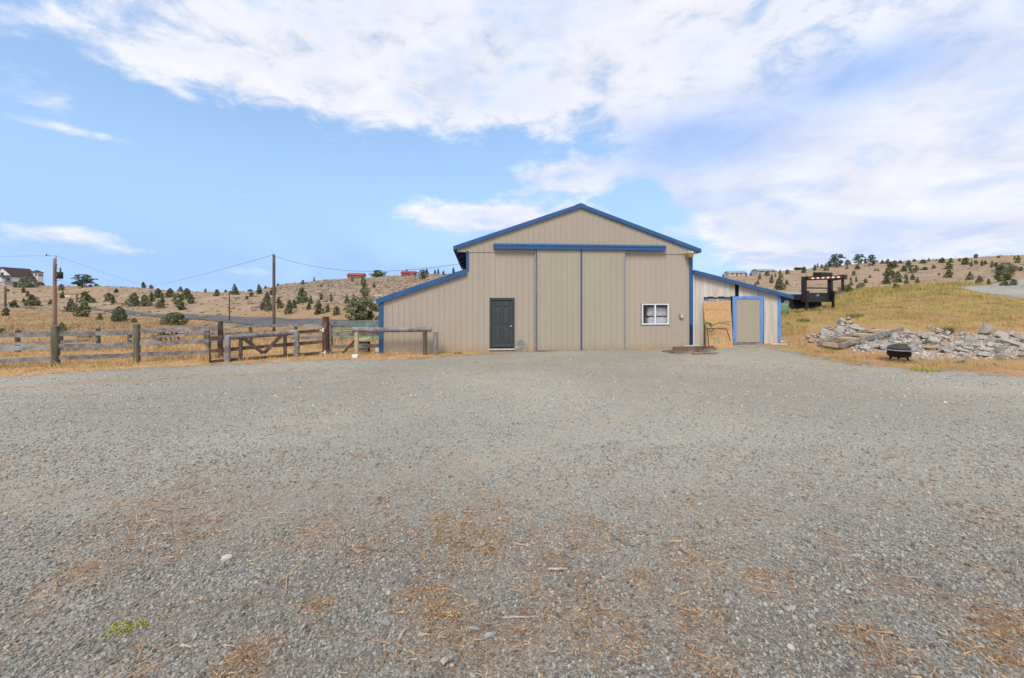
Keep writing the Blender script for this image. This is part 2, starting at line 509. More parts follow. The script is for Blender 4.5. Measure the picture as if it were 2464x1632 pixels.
TERR = {   # photo column -> ground height at a list of distances
    -900: [(0, 0), (12, 0), (20, -.1), (40, -.4), (75, .6), (120, 2), (200, 9), (330, 6), (900, 4)],
    0: [(0, 0), (12, 0), (15, 0), (20, -.1), (30, -.4), (40, -.6), (60, -.4), (75, .3), (95, -.3), (130, 1.6), (165, 5.2), (200, 8.8), (330, 4), (900, 3)],
    150: [(0, 0), (12, 0), (15, 0), (20, -.1), (30, -.4), (40, -.65), (60, -.75), (72, -.3), (84, -.7), (95, -.6), (130, 1.6), (165, 5.0), (200, 7.6), (330, 4), (900, 3)],
    300: [(0, 0), (13, 0), (16, 0), (20, -.1), (30, -.5), (40, -.8), (60, -1.2), (75, -.9), (84, -.5), (110, 1.0), (160, 4.9), (200, 7.4), (330, 4), (900, 3)],
    450: [(0, 0), (13, 0), (16, 0), (20, -.15), (30, -.6), (40, -.95), (54, -1.35), (66, -1.35), (77, -.75), (100, .7), (150, 3.9), (190, 5.4), (330, 2), (900, 2)],
    600: [(0, 0), (13, 0), (16, 0), (20, -.2), (30, -.8), (38, -1.1), (55, -1.5), (66, -1.0), (80, .2), (120, 2.8), (180, 4.9), (330, 2), (900, 2)],
    690: [(0, 0), (14, 0), (17, 0), (20, -.2), (30, -.85), (38, -1.15), (52, -1.6), (62, -1.2), (64.5, -.55), (80, .9), (120, 4.2), (180, 8.1), (330, 4), (900, 2)],
    800: [(0, 0), (14, 0), (17, 0), (20, -.2), (30, -.9), (38, -1.2), (50, -1.55), (59, -1.2), (61.5, -.5), (80, 1.8), (120, 5.8), (175, 9.4), (330, 6), (900, 4)],
    950: [(0, -.05), (14, -.05), (17, -.06), (20, -.2), (30, -.9), (40, -1.4), (50, -1.5), (58, -1.2), (62, -.4), (80, 2.2), (120, 6.6), (175, 11.0), (330, 8), (900, 5)],
    1100: [(0, 0), (14, -.03), (17, -.03), (20, -.2), (30, -.7), (40, -1.2), (60, -1), (90, 3), (120, 6.5), (175, 12.0), (330, 8), (900, 5)],
    1400: [(0, 0), (17, -.01), (20, 0), (30, -.3), (60, -.5), (120, 4), (200, 9), (300, 13), (420, 9), (900, 6)],
    1700: [(0, 0), (15, 0), (17.6, .06), (20, .15), (30, .5), (60, .2), (100, 1), (200, 8), (300, 16.4), (420, 12), (900, 8)],
    1800: [(0, 0), (15, 0), (18.0, .13), (20, .4), (30, 1.1), (60, .8), (100, 1), (200, 9), (300, 17.6), (420, 13), (900, 8)],
    1900: [(0, 0), (14.5, 0), (17.5, .12), (19, .40), (22, .90), (25, 1.3), (28, 1.55), (40, 2.0), (60, 1.7), (110, 1.6), (150, 4.2), (220, 12), (300, 21.6), (420, 16), (900, 9)],
    2000: [(0, 0), (14, 0), (17, .04), (18, .20), (19, .46), (22, 1.05), (25, 1.38), (28, 1.6), (36, 2.0), (60, 1.8), (115, 2.6), (150, 5.0), (220, 14), (300, 24.6), (420, 18), (900, 10)],
    2100: [(0, 0), (13.5, 0), (15, .03), (17, .30), (20, .95), (24, 1.5), (30, 2.1), (36, 2.75), (45, 3.1), (60, 2.5), (120, 3.4), (160, 7.5), (220, 16), (300, 26.6), (420, 20), (900, 10)],
    2300: [(0, 0), (13, 0), (15, .15), (18, .72), (22, 1.35), (28, 2.2), (33, 3.0), (42, 3.45), (60, 3.1), (110, 4.5), (160, 10), (220, 19), (300, 29.6), (420, 22), (900, 12)],
    2464: [(0, 0), (13, 0), (14.3, .08), (16, .40), (20, 1.1), (25, 2.0), (30, 2.7), (40, 3.55), (60, 4.6), (100, 7.2), (160, 14), (220, 22), (300, 32), (420, 24), (900, 12)],
    3400: [(0, 0), (12, 0), (16, .5), (20, 1.2), (30, 2.9), (50, 4.5), (100, 9), (220, 24), (300, 32), (420, 24), (900, 12)],
}
TPX = np.array(sorted(TERR), float)
TYS = np.array([0, 6, 10, 12, 13, 14, 15, 16, 17, 18, 19, 20, 22, 24, 26, 28, 30, 33, 36, 40, 45, 50, 55, 58, 61, 64, 67, 71, 75, 80, 86, 93, 100,
                110, 120, 130, 145, 160, 175, 190, 205, 220, 240, 260, 280, 300, 320, 350, 420, 560, 900], float)
TAB = []
for c in TPX:
    a = np.array(TERR[int(c)], float)
    mm = pchip_slopes(a[:, 0], a[:, 1])
    i, h, h0, h1, h2, h3 = hermite(a[:, 0], a[:, 1], mm, TYS)
    TAB.append(h0 * a[i, 1] + h1 * h * mm[i] + h2 * a[i + 1, 1] + h3 * h * mm[i + 1])
TAB = np.array(TAB).T            # rows: distance, columns: photo column
TM = pchip_slopes(TYS, TAB)
NPH = RNG.uniform(0, 6.28, (14, 2)); NDIR = RNG.uniform(0, 6.28, 14)


def height(x, y):
    x = np.atleast_1d(np.asarray(x, float)); y = np.atleast_1d(np.asarray(y, float))
    yy = np.clip(y, 0.0, 899.0)
    px = np.clip(PW / 2 + FPX * x / np.maximum(yy, 9.0), TPX[0], TPX[-1])
    i, h, a0, a1, a2, a3 = hermite(TYS, None, None, yy)
    colv = (a0 * TAB[i].T + a1 * h * TM[i].T + a2 * TAB[i + 1].T + a3 * h * TM[i + 1].T)   # columns x n
    j = np.clip(np.searchsorted(TPX, px) - 1, 0, len(TPX) - 2)
    t = (px - TPX[j]) / (TPX[j + 1] - TPX[j])
    t = 0.5 * t + 0.5 * (t * t * (3 - 2 * t))
    n = np.arange(len(px))
    z = colv[j, n] * (1 - t) + colv[j + 1, n] * t
    # relief: nothing on the yard, growing with distance
    amp = np.clip((yy - 22) / 60, 0, 1)
    bmp = np.zeros_like(z)
    for k in range(14):
        wl = 5.5 * 1.33 ** k
        q = 2 * np.pi / wl
        bmp += 0.0068 * wl ** 0.9 * np.sin(q * (x * math.cos(NDIR[k]) + y * math.sin(NDIR[k])) + NPH[k, 0]) * np.where(wl < 60, 1, 0.3)
    z = z + bmp * amp * 0.75
    near = np.clip((yy - 13.5) / 3, 0, 1) * (1 - amp)
    z = z + near * 0.02 * np.sin(x * 2.1 + 1.3 * np.sin(y * 1.3)) * np.sin(y * 2.4 + x * .6)
    return z


def hz(x, y):
    return float(height(x, y)[0])


def xat(px, y):
    return (px - PW / 2) / FPX * y


def at(px, y):
    """point of the ground at photo column px and distance y"""
    x = xat(px, y)
    return Vector((x, y, hz(x, y)))


def pt(px, py, y):
    """point at distance y behind pixel (px, py)"""
    return Vector((xat(px, y), y, CAMH - (py - HOR) / FPX * y))


YS = np.concatenate([np.arange(2, 30, .05), np.arange(30, 120, .25), np.arange(120, 420, 1.0)])


def hit(px, py, ymin=0.0):
    """ground point seen at a pixel; on the skyline if the ray misses"""
    ys = YS[YS > ymin]
    g = height(xat(px, ys), ys)
    line = CAMH - (py - HOR) / FPX * ys
    w = np.nonzero(g >= line)[0]
    if len(w):
        k = w[0]
    else:
        k = int(np.argmin(HOR - (g - CAMH) / ys * FPX))
    y = float(ys[k])
    return at(px, y)


def seg_dist(P, poly):
    """signed distance to a closed polygon (positive inside), P: n x 2"""
    poly = np.array(poly, float)
    d = np.full(len(P), 1e9); inside = np.zeros(len(P), bool)
    for a, b in zip(poly, np.roll(poly, -1, axis=0)):
        ab = b - a
        t = np.clip(((P - a) @ ab) / (ab @ ab), 0, 1)
        d = np.minimum(d, np.hypot(*(P - a - t[:, None] * ab).T))
        c = (a[1] > P[:, 1]) != (b[1] > P[:, 1])
        with np.errstate(divide='ignore', invalid='ignore'):
            xi = a[0] + (P[:, 1] - a[1]) / (b[1] - a[1]) * (b[0] - a[0])
        inside ^= c & (P[:, 0] < xi)
    return np.where(inside, d, -d)


def flat(px, py):
    y = CAMH * FPX / (py - HOR)
    return (xat(px, y), y)


YARD = [(-60, -30)] + [flat(*q) for q in ((-700, 960), (-300, 930), (0, 906), (300, 888), (520, 877), (800, 866), (1050, 856))] + \
       [(0.0, 17.0), (5.0, 17.62), (8.0, 17.9), (10.8, 18.0)] + [flat(*q) for q in ((1960, 856), (2060, 876), (2200, 886), (2464, 905), (2800, 930))] + [(60, 9), (60, -30)]
hp = [hit(2300, 692, 27), hit(2410, 712, 20), hit(2600, 745, 18)]
DRIVE = [(hp[0].x, hp[0].y), (hp[1].x, hp[1].y), (hp[2].x, hp[2].y), (75, 26), (120, 60), (70, 60), (48, 42)]

# straw-covered spots of the gravel: pixel, radius in metres (from the ground they lie on)
SPOTS = [(1114, 1283, .55, 1.0), (896, 1311, .30, .8), (1298, 1311, .40, .7), (1415, 1290, .35, .7), (1104, 1345, .28, .8), (1187, 1345, .22, .7),
         (1322, 1338, .20, .8), (1540, 1394, .22, .8), (1540, 1425, .22, .6), (1014, 1456, .28, 1.0), (1062, 1498, .34, 1.0), (1298, 1428, .18, .8),
         (1280, 1394, .12, .8), (1460, 1501, .30, .9), (1305, 1508, .28, .7), (1208, 1563, .30, .9), (1367, 1508, .16, .8), (1409, 1453, .26, .7),
         (183, 1380, .26, 1.0), (447, 1295, .26, .8), (755, 1276, .35, .8), (588, 1598, .22, 1.0), (755, 1456, .16, .8), (97, 1467, .12, .7),
         (277, 1622, .20, .9), (519, 1280, .25, .5), (1671, 1352, .32, .8), (1835, 1402, .26, .8), (2155, 1405, .26, .7), (2374, 1370, .26, .8),
         (1668, 1485, .26, .9), (2117, 1558, .24, .9), (2433, 1520, .30, 1.0), (2440, 1600, .26, 1.0), (1720, 1628, .26, .9), (1991, 1308, .2, .6),
         (1180, 1230, .5, .6), (430, 1240, .9, .55), (900, 1225, .8, .4), (1750, 1260, .7, .35), (2400, 1250, .5, .5)]
SPOTW = [(*flat(a, b), r, s) for a, b, r, s in SPOTS]


def straw_amount(x, y):
    """0..1, how much dry straw lies on the gravel"""
    x = np.asarray(x, float); y = np.asarray(y, float)
    s = np.zeros_like(x)
    for cx, cy, r, a in SPOTW:
        s = np.maximum(s, a * np.exp(-((x - cx) ** 2 + ((y - cy) / 1.15) ** 2) / (r * r)))
    # the loose band of straw along the turning circle on the left
    for (p0, q0), (p1, q1), wd, a in (((-300, 955), (300, 915), .55, .8), ((300, 915), (700, 898), .75, .65), ((700, 898), (1250, 890), .9, .45),
                                       ((1250, 880), (1700, 870), .8, .35), ((1650, 880), (2050, 890), .9, .4), ((1900, 955), (2600, 965), .7, .35)):
        A = np.array(flat(p0, q0)); B = np.array(flat(p1, q1)); ab = B - A
        t = np.clip(((x - A[0]) * ab[0] + (y - A[1]) * ab[1]) / (ab @ ab), 0, 1)
        d = np.hypot(x - A[0] - t * ab[0], y - A[1] - t * ab[1])
        s = np.maximum(s, a * np.exp(-(d / wd) ** 2))
    # straw blown out from the grass verge
    yd = seg_dist(np.column_stack([x.ravel(), y.ravel()]), YARD).reshape(x.shape)
    s = np.maximum(s, .75 * np.exp(-(yd / .8) ** 2) * (y > 9))
    # middle foreground is thinly littered
    s = np.maximum(s, 0.22 * np.exp(-((x - .3) / 1.6) ** 2 - ((y - 2.9) / .9) ** 2))
    return s


LANES = [[(2700, 930), (2200, 948), (1800, 935), (1520, 905), (1400, 872), (1370, 850)], [(2700, 975), (2200, 985), (1750, 965), (1450, 925), (1330, 880), (1310, 850)],
         [(-300, 915), (300, 898), (800, 884), (1150, 872), (1300, 852)], [(-300, 940), (300, 915), (850, 897), (1250, 884), (1420, 852)],
         [(-200, 1190), (500, 1230), (1100, 1130), (1500, 1000), (1560, 900)]]


def lane_amount(x, y):
    o = np.zeros_like(x)
    for ln in LANES:
        w = [np.array(flat(*q)) for q in ln]
        d = np.full(len(x), 9e9)
        for A, B in zip(w[:-1], w[1:]):
            ab = B - A
            t = np.clip(((x - A[0]) * ab[0] + (y - A[1]) * ab[1]) / (ab @ ab), 0, 1)
            d = np.minimum(d, np.hypot(x - A[0] - t * ab[0], y - A[1] - t * ab[1]))
        o = np.maximum(o, np.exp(-(d / .34) ** 2))
    return o


def grid_axis(lo, hi, fine, c, grow):
    """axis positions: step `fine` near c, growing away from it"""
    out = [c]
    for sg, lim in ((1, hi), (-1, lo)):
        p = c; st = fine
        while (p - lim) * sg < 0:
            p += sg * st
            st = fine + abs(p - c) * grow
            out.append(p)
    return np.array(sorted(out))


def build_ground():
    gx = grid_axis(-700, 700, 0.16, 0, 0.0165)
    gy = np.concatenate([grid_axis(-60, 2, .3, 2, .15), np.arange(2.14, 12, .14), np.arange(12, 30, .2), np.arange(30, 70, .55), np.arange(70, 130, 1.1), np.arange(130, 330, 2.2), np.arange(332, 900, 15)])
    gy = np.unique(np.round(gy, 4))
    X, Y = np.meshgrid(gx, gy)
    shp = X.shape
    Z = height(X.ravel(), Y.ravel())
    V = np.column_stack([X.ravel(), Y.ravel(), Z])
    ny, nx = shp
    idx = np.arange(nx * ny).reshape(ny, nx)
    F = np.stack([idx[:-1, :-1], idx[:-1, 1:], idx[1:, 1:], idx[1:, :-1]], -1).reshape(-1, 4)

    def sheet(name, verts, faces, mat, attrs):
        used, inv = np.unique(faces, return_inverse=True)
        v = verts[used]; f = inv.reshape(-1, 4)
        me = bpy.data.meshes.new(name)
        me.vertices.add(len(v)); me.vertices.foreach_set('co', v.ravel())
        me.loops.add(len(f) * 4); me.loops.foreach_set('vertex_index', f.ravel().astype(np.int32))
        me.polygons.add(len(f)); me.polygons.foreach_set('loop_start', np.arange(0, len(f) * 4, 4, dtype=np.int32))
        me.polygons.foreach_set('use_smooth', np.ones(len(f), bool))
        me.update(calc_edges=True)
        for an, av in attrs.items():
            a = me.attributes.new(an, 'FLOAT', 'POINT')
            a.data.foreach_set('value', av[used].astype(np.float32))
        me.materials.append(mat)
        return kind(link(name, me, None), 'structure')

    P = V[:, :2]
    yard = np.maximum(seg_dist(P, YARD), -6)
    drive = np.maximum(seg_dist(P, DRIVE), -6)
    straw = straw_amount(V[:, 0], V[:, 1])
    # zones of the natural ground
    pxs = PW / 2 + FPX * V[:, 0] / np.maximum(V[:, 1], 9)
    right = np.clip((V[:, 0] - 7) / 6, 0, 1) * np.clip((70 - V[:, 1]) / 20, 0, 1)
    nearl = np.clip((26 - V[:, 1]) / 6, 0, 1) * (1 - right)
    hill = np.clip((V[:, 1] - 60) / 25, 0, 1)
    rough = hill * np.clip((pxs - 560) / 150, 0, 1) * np.clip((1500 - pxs) / 300, 0, 1)
    kind_ground = sheet('ground', V, F, ground_mat(), {'right': right, 'nearl': nearl, 'hill': hill, 'rough': rough, 'red': np.clip((V[:, 0] - 9) / 3, 0, 1) * np.clip((21 - V[:, 1]) / 3.5, 0, 1)})
    fm = yard[F].max(1)
    V2 = V.copy(); V2[:, 2] += 0.006
    sheet('gravel_yard', V2, F[(fm > -2.6) & (V[F[:, 0], 1] > -31)], gravel_mat('yard_gravel'), {'mask': yard * (1 - .58 * np.clip((V[:, 0] - 4) / 5, 0, 1)), 'straw': straw, 'soil': np.clip((5.6 - V[:, 1]) / 2.4, 0, 1), 'dust': np.clip(np.clip((V[:, 1] - 6.5) / 9, 0, .6) + .6 * lane_amount(V[:, 0], V[:, 1]), 0, 1)})
    fm = drive[F].max(1)
    V3 = V.copy(); V3[:, 2] += 0.008
    sheet('gravel_drive', V3, F[fm > -1.2], gravel_mat('drive_gravel'), {'mask': drive, 'straw': straw * 0, 'dust': straw * 0, 'soil': straw * 0})


def ground_mat():
    m = bpy.data.materials.new('dry_ground')
    m.use_nodes = True
    g = NT(m.node_tree)
    b = g.n['Principled BSDF']
    b.inputs['Roughness'].default_value = 0.95
    b.inputs['Specular IOR Level'].default_value = 0.1
    tc = g.node('ShaderNodeTexCoord')
    p = tc.outputs['Object']

    def A(n):
        return g.node('ShaderNodeAttribute', attribute_name=n).outputs['Fac']
    n_small = g.noise(p, 3.2, 6, 0.65)
    n_mid = g.noise(p, 0.5, 5, 0.6)
    n_big = g.noise(p, 0.07, 5, 0.6)
    # left: straw and pinkish dry dirt
    straw = g.mix(g.ss(n_small, .35, .65), (0.50, 0.325, 0.155), (0.44, 0.255, 0.135))
    straw = g.mix(g.ss(n_mid, .5, .68, 0, .8), straw, (0.33, 0.27, 0.10))
    field = g.mix(g.ss(n_mid, .4, .62), (0.37, 0.235, 0.135), (0.29, 0.205, 0.10))
    field = g.mix(g.ss(n_big, .45, .6, 0, .7), field, (0.38, 0.225, 0.125))
    field = g.mix(g.ss(n_small, .5, .7, 0, .55), field, (0.155, 0.130, 0.065))
    # right bank: tan with yellow green and reddish weeds
    bank = g.mix(g.ss(n_mid, .40, .60), (0.355, 0.255, 0.100), (0.335, 0.190, 0.095))
    bank = g.mix(g.ss(g.noise(p, 1.3, 5, .65), .53, .66, 0, .75), bank, (0.235, 0.225, 0.055))
    bank = g.mix(g.ss(n_small, .5, .68, 0, .5), bank, (0.27, 0.175, 0.10))
    bank = g.mix(g.m('MULTIPLY', A('red'), g.ss(g.noise(p, .9, 5, .65), .36, .56, .2, 1.0)), bank, (0.42, 0.235, 0.130))
    # hills: bleached grass between low sage
    hs = g.noise(p, 0.9, 6, .7)
    hill = g.mix(g.ss(n_big, .40, .60), (0.345, 0.245, 0.158), (0.285, 0.202, 0.138))
    hill = g.mix(g.ss(g.noise(p, .12, 4, .6), .52, .62, 0, .7), hill, (0.385, 0.265, 0.155))
    hill = g.mix(g.ss(hs, .50, .64, 0, .5), hill, (0.20, 0.160, 0.11))
    rgh = g.mix(g.ss(g.noise(p, 1.1, 5, .72), .44, .58), (0.355, 0.258, 0.182), (0.20, 0.142, 0.108))
    hill = g.mix(A('rough'), hill, rgh)
    col = g.mix(A('nearl'), field, straw)
    col = g.mix(A('right'), col, bank)
    col = g.mix(A('hill'), col, hill)
    g.put(b.inputs['Base Color'], col)
    bn = g.node('ShaderNodeBump')
    bn.inputs['Strength'].default_value = 0.6
    bn.inputs['Distance'].default_value = 0.12
    g.l.new(g.noise(p, 2.0, 8, .7), bn.inputs['Height'])
    g.l.new(bn.outputs[0], b.inputs['Normal'])
    return m


def gravel_mat(name):
    m = bpy.data.materials.new(name)
    m.use_nodes = True
    g = NT(m.node_tree)
    b = g.n['Principled BSDF']
    out = g.n['Material Output']
    b.inputs['Roughness'].default_value = 0.9
    b.inputs['Specular IOR Level'].default_value = 0.2
    tc = g.node('ShaderNodeTexCoord')
    p = tc.outputs['Object']
    wob = g.node('ShaderNodeTexNoise'); g.put(wob.inputs['Vector'], p); wob.inputs['Scale'].default_value = 30
    pw = g.vm('ADD', p, g.vm('MULTIPLY', wob.outputs['Color'], (0.016, 0.016, 0.016)))
    v1 = g.vor(pw, 60.0)
    v2 = g.vor(pw, 120.0)
    sepc = g.node('ShaderNodeSeparateColor'); g.l.new(v1.outputs['Color'], sepc.inputs[0])
    sep2 = g.node('ShaderNodeSeparateColor'); g.l.new(v2.outputs['Color'], sep2.inputs[0])
    rp = g.node('ShaderNodeValToRGB')
    g.l.new(g.m('ADD', g.m('MULTIPLY', sepc.outputs[0], .65), g.m('MULTIPLY', sep2.outputs[0], .35)), rp.inputs[0])
    cs = [(0.0, (0.14, 0.137, 0.122)), (0.35, (0.282, 0.273, 0.238)), (0.62, (0.385, 0.368, 0.318)), (0.82, (0.44, 0.40, 0.335)), (1.0, (0.56, 0.50, 0.42))]
    e = rp.color_ramp.elements
    while len(e) < len(cs):
        e.new(.5)
    for i, (q, c) in enumerate(cs):
        e[i].position = q; e[i].color = (*c, 1)
    st = g.node('ShaderNodeAttribute', attribute_name='straw').outputs['Fac']
    big = g.noise(p, 0.33, 5, .6)
    mid = g.noise(p, 1.7, 5, .62)
    fine = g.noise(p, 24, 5, .7)
    # dusty fines between the stones, browner where vehicles turn
    dust = g.mix(g.ss(mid, .4, .62), (0.300, 0.283, 0.232), (0.365, 0.318, 0.238))
    col = g.mix(g.ss(g.m('ADD', g.m('MULTIPLY', big, .6), g.m('MULTIPLY', fine, .4)), .45, .62, 0.05, .6), rp.outputs[0], dust)
    dst = g.node('ShaderNodeAttribute', attribute_name='dust').outputs['Fac']
    col = g.mix(g.m('MULTIPLY', dst, g.ss(mid, .35, .62, .25, .85)), col, dust)
    soil = g.node('ShaderNodeAttribute', attribute_name='soil').outputs['Fac']
    col = g.mix(g.m('MULTIPLY', soil, g.ss(g.m('ADD', g.m('MULTIPLY', fine, .5), g.m('MULTIPLY', mid, .5)),   .38, .58, .30, .80)), col, g.mix(g.ss(fine, .4, .6), (0.225, 0.180, 0.138), (0.135, 0.110, 0.090)))
    litter = g.mix(g.ss(fine, .4, .6), (0.43, 0.30, 0.17), (0.27, 0.165, 0.10))
    lf = g.m('MULTIPLY', 0.40, g.m('MULTIPLY', g.ss(g.m('ADD', st, g.m('MULTIPLY', g.m('SUBTRACT', g.noise(p, 9, 6, .75), .5), 1.5)), .25, .75), g.ss(fine, .35, .6, .35, .95)))
    col = g.mix(lf, col, litter)
    lg = g.ss(g.noise(p, .16, 3, .5), .36, .64, .9, 1.12)
    col = g.mix(1.0, col, lg, 'MULTIPLY')
    g.put(b.inputs['Base Color'], col)
    bn = g.node('ShaderNodeBump')
    bn.inputs['Strength'].default_value = 0.9
    bn.inputs['Distance'].default_value = 0.012
    hgt = g.m('SUBTRACT', 1.0, g.m('MULTIPLY', v1.outputs['Distance'], 1.2))
    g.l.new(g.m('ADD', hgt, g.m('MULTIPLY', fine, .3)), bn.inputs['Height'])
    g.l.new(bn.outputs[0], b.inputs['Normal'])
    mk = g.node('ShaderNodeAttribute', attribute_name='mask').outputs['Fac']
    edge = g.m('ADD', mk, g.m('MULTIPLY', g.m('SUBTRACT', g.noise(p, 1.1, 6, .7), .5), 2.6))
    edge = g.m('ADD', edge, g.m('MULTIPLY', g.m('SUBTRACT', g.noise(p, 11, 4, .7), .5), 1.1))
    tr = g.node('ShaderNodeBsdfTransparent')
    mx = g.node('ShaderNodeMixShader')
    g.l.new(g.ss(edge, -.06, .10), mx.inputs[0])
    g.l.new(tr.outputs[0], mx.inputs[1]); g.l.new(b.outputs[0], mx.inputs[2])
    g.l.new(mx.outputs[0], out.inputs[0])
    return m


build_ground()


def build_road():
    near = [(1500, 42), (1200, 46), (950, 49.5), (800, 50.5), (659, 53.5), (500, 60), (350, 70), (270, 78), (215, 86), (196, 95)]
    far = [(1500, 52), (1200, 55), (950, 57.5), (800, 59), (659, 63), (500, 71.5), (350, 81), (280, 90), (235, 98), (212, 106)]

    def dens(l):
        P = [Vector((xat(a, b), b)) for a, b in l]
        out = []
        for i in range(len(P) - 1):
            for k in range(14):
                out.append(P[i].lerp(P[i + 1], k / 14))
        return out + [P[-1]]
    a, c = dens(near), dens(far)
    mb = MB(); K = 10
    for q, r in zip(a, c):
        for k in range(K + 1):
            w = q.lerp(r, k / K)
            mb.v.append((w.x, w.y, hz(w.x, w.y) + 0.10))
    for i in range(len(a) - 1):
        for k in range(K):
            o = i * (K + 1) + k
            mb.f.append((o, o + 1, o + K + 2, o + K + 1))
    kind(mb.obj('road', 'asphalt', smooth=True), 'structure')


build_road()

# ------------------------------------------------------------------ barn
BA = math.atan2(0.0926, 1.0)                 # the front runs a little away to the right
BO = Vector((2.85, 17.4, 0.0))               # foot of the front below the ridge
BR = Vector((math.cos(BA), math.sin(BA), 0))


def fs(px):
    u = (px - PW / 2) / FPX
    return (BO.y * u - BO.x) / (BR.x - BR.y * u)


def fz(px, py):
    y = BO.y + BR.y * fs(px)
    return CAMH - (py - HOR) / FPX * y


def fr_pt(px, py, y):
    """barn-front coordinates of the point seen at a pixel, y in front of (-) or behind (+) the front"""
    u = (px - PW / 2) / FPX
    bx, by = BO.x - BR.y * y, BO.y + BR.x * y
    s = (by * u - bx) / (BR.x - BR.y * u)
    return (s, y, CAMH - (py - HOR) / FPX * (by + BR.y * s))


WL, WR = -4.74, 4.78          # main walls
LL = -8.15                    # outer wall of the left lean-to
EAVE, RIDGE, OV = 4.27, 6.10, 5.24
PITCH = (RIDGE - EAVE) / OV
DEPTH = 12.0
LT1, LT0 = 3.35, 2.13         # lean-to roof at the main wall / at its outer edge (s = -8.28)


def main_top(s):
    return RIDGE - PITCH * abs(s) - 0.13


def lean_top(s):
    return LT1 + (LT1 - LT0) / (8.28 - 4.74) * (s + 4.74) - 0.10


def ribbed(s0, s1, zlo, zhi, y=0.0, pitch=0.2286, rib=0.018, holes=(), phase=0.0):
    """ribbed steel sheet in the plane y (front towards -y) from s0 to s1; zlo/zhi numbers or functions of s"""
    zl = zlo if callable(zlo) else (lambda s: zlo)
    zh = zhi if callable(zhi) else (lambda s: zhi)
    st = [(s0, 0.0), (s1, 0.0)]
    k0 = int(math.floor((s0 - phase) / pitch)) - 1
    k = k0
    while phase + k * pitch < s1 + pitch:
        c = phase + k * pitch
        for d, hgt in ((-.030, 0), (-.013, 1), (.013, 1), (.030, 0)):
            st.append((c + d, hgt))
        # two faint stiffening beads between the ribs
        for q in (.076, .152):
            for d, hgt in ((-.014, 0), (0, .16), (.014, 0)):
                st.append((c + q + d, hgt))
        k += 1
    for a, b, _, _ in holes:
        st += [(a, 0.0), (b, 0.0)]
    st = sorted((p, q) for p, q in st if s0 - 1e-6 <= p <= s1 + 1e-6)
    mb = MB()
    for (a, ha), (b, hb) in zip(st[:-1], st[1:]):
        if b - a < 1e-5:
            continue
        mid = (a + b) / 2
        spans = [(zl, zh)]
        for h0, h1, z0, z1 in holes:
            if h0 < mid < h1:
                ns = []
                for lo, hi in spans:
                    ns += [(lo, (lambda s, z=z0: z)), ((lambda s, z=z1: z), hi)]
                spans = ns
        for lo, hi in spans:
            pa, pb = (a, lo(a)), (b, lo(b))
            qa, qb = (a, hi(a)), (b, hi(b))
            if qa[1] - pa[1] < 0.004 and qb[1] - pb[1] < 0.004:
                continue
            ya, yb = y - rib * ha, y - rib * hb
            mb.add([(pa[0], ya, pa[1]), (pb[0], yb, pb[1]), (qb[0], yb, qb[1]), (qa[0], ya, qa[1])], [(0, 1, 2, 3)])
    return mb


barn = thing('barn', 'large tan ribbed steel barn with blue trim, sliding doors and left lean-to', 'barn', BO, BA)

# openings in the front
D0, D1 = fs(1178), fs(1238)
DZ0, DZ1 = 0.10, 2.18
W0, W1 = fs(1543), fs(1610)
WZ0, WZ1 = fz(1576, 782), fz(1576, 730)
holes = [(D0, D1, DZ0, DZ1), (W0, W1, WZ0, WZ1)]
JOINT = 4.10
SHW = 0.9144
edges = [LL] + [LL + 0.35 + SHW * i for i in range(30)]
edges = [e for e in edges if e < WR - .2] + [WR]
for a, b in zip(edges[:-1], edges[1:]):
    top = (lambda s: min(lean_top(s), JOINT)) if b <= WL + .001 else (lambda s: JOINT)
    if a < WL < b:
        # the sheet that runs from the lean-to into the main front
        top = (lambda s: lean_top(s) if s <= WL else JOINT)
        hs = [h for h in holes if h[1] > a and h[0] < b] + [(WL, WL, 9, 9)]
        ribbed(a, b, -0.12, top, holes=hs, phase=LL).obj('siding_panel', 'siding', barn)
        continue
    ribbed(a, b, -0.12, top, holes=[h for h in holes if h[1] > a and h[0] < b], phase=LL).obj('siding_panel', 'siding', barn)
# gable sheets lap over the lower ones
ge = [-OV + .13] + [-OV + .35 + SHW * i for i in range(1, 12)]
ge = [e for e in ge if e < OV - .3] + [OV - .13]
for a, b in zip(ge[:-1], ge[1:]):
    ribbed(a, b, JOINT - .05, main_top, y=-.026, holes=[(0, 0, 9, 9)], phase=LL).obj('gable_panel', 'siding', barn)

# side and back walls, one sheet each
mb = MB(); mb.box(WL - .0, WL + .05, .02, DEPTH, -.1, EAVE - .1); mb.obj('side_wall', 'siding', barn)
mb = MB(); mb.box(WR - .05, WR, .02, DEPTH, -.1, EAVE - .1); mb.obj('side_wall', 'siding', barn)
mb = MB(); mb.box(LL, LL + .05, .02, DEPTH, -.3, LT0 + .0); mb.obj('side_wall', 'siding', barn)
mb = MB()
mb.add([(LL, DEPTH, -.3), (WR, DEPTH, -.3), (WR, DEPTH, EAVE - .2), (0, DEPTH, RIDGE - .15), (WL, DEPTH, EAVE - .2), (WL, DEPTH, 3.2), (LL, DEPTH, LT0)],
       [(0, 1, 2, 3, 4, 5, 6)])
mb.obj('back_wall', 'siding', barn)
mb = MB(); mb.box(WL + .06, WR - .06, .06, DEPTH - .1, -.05, .05); mb.obj('barn_floor', 'concrete', barn)


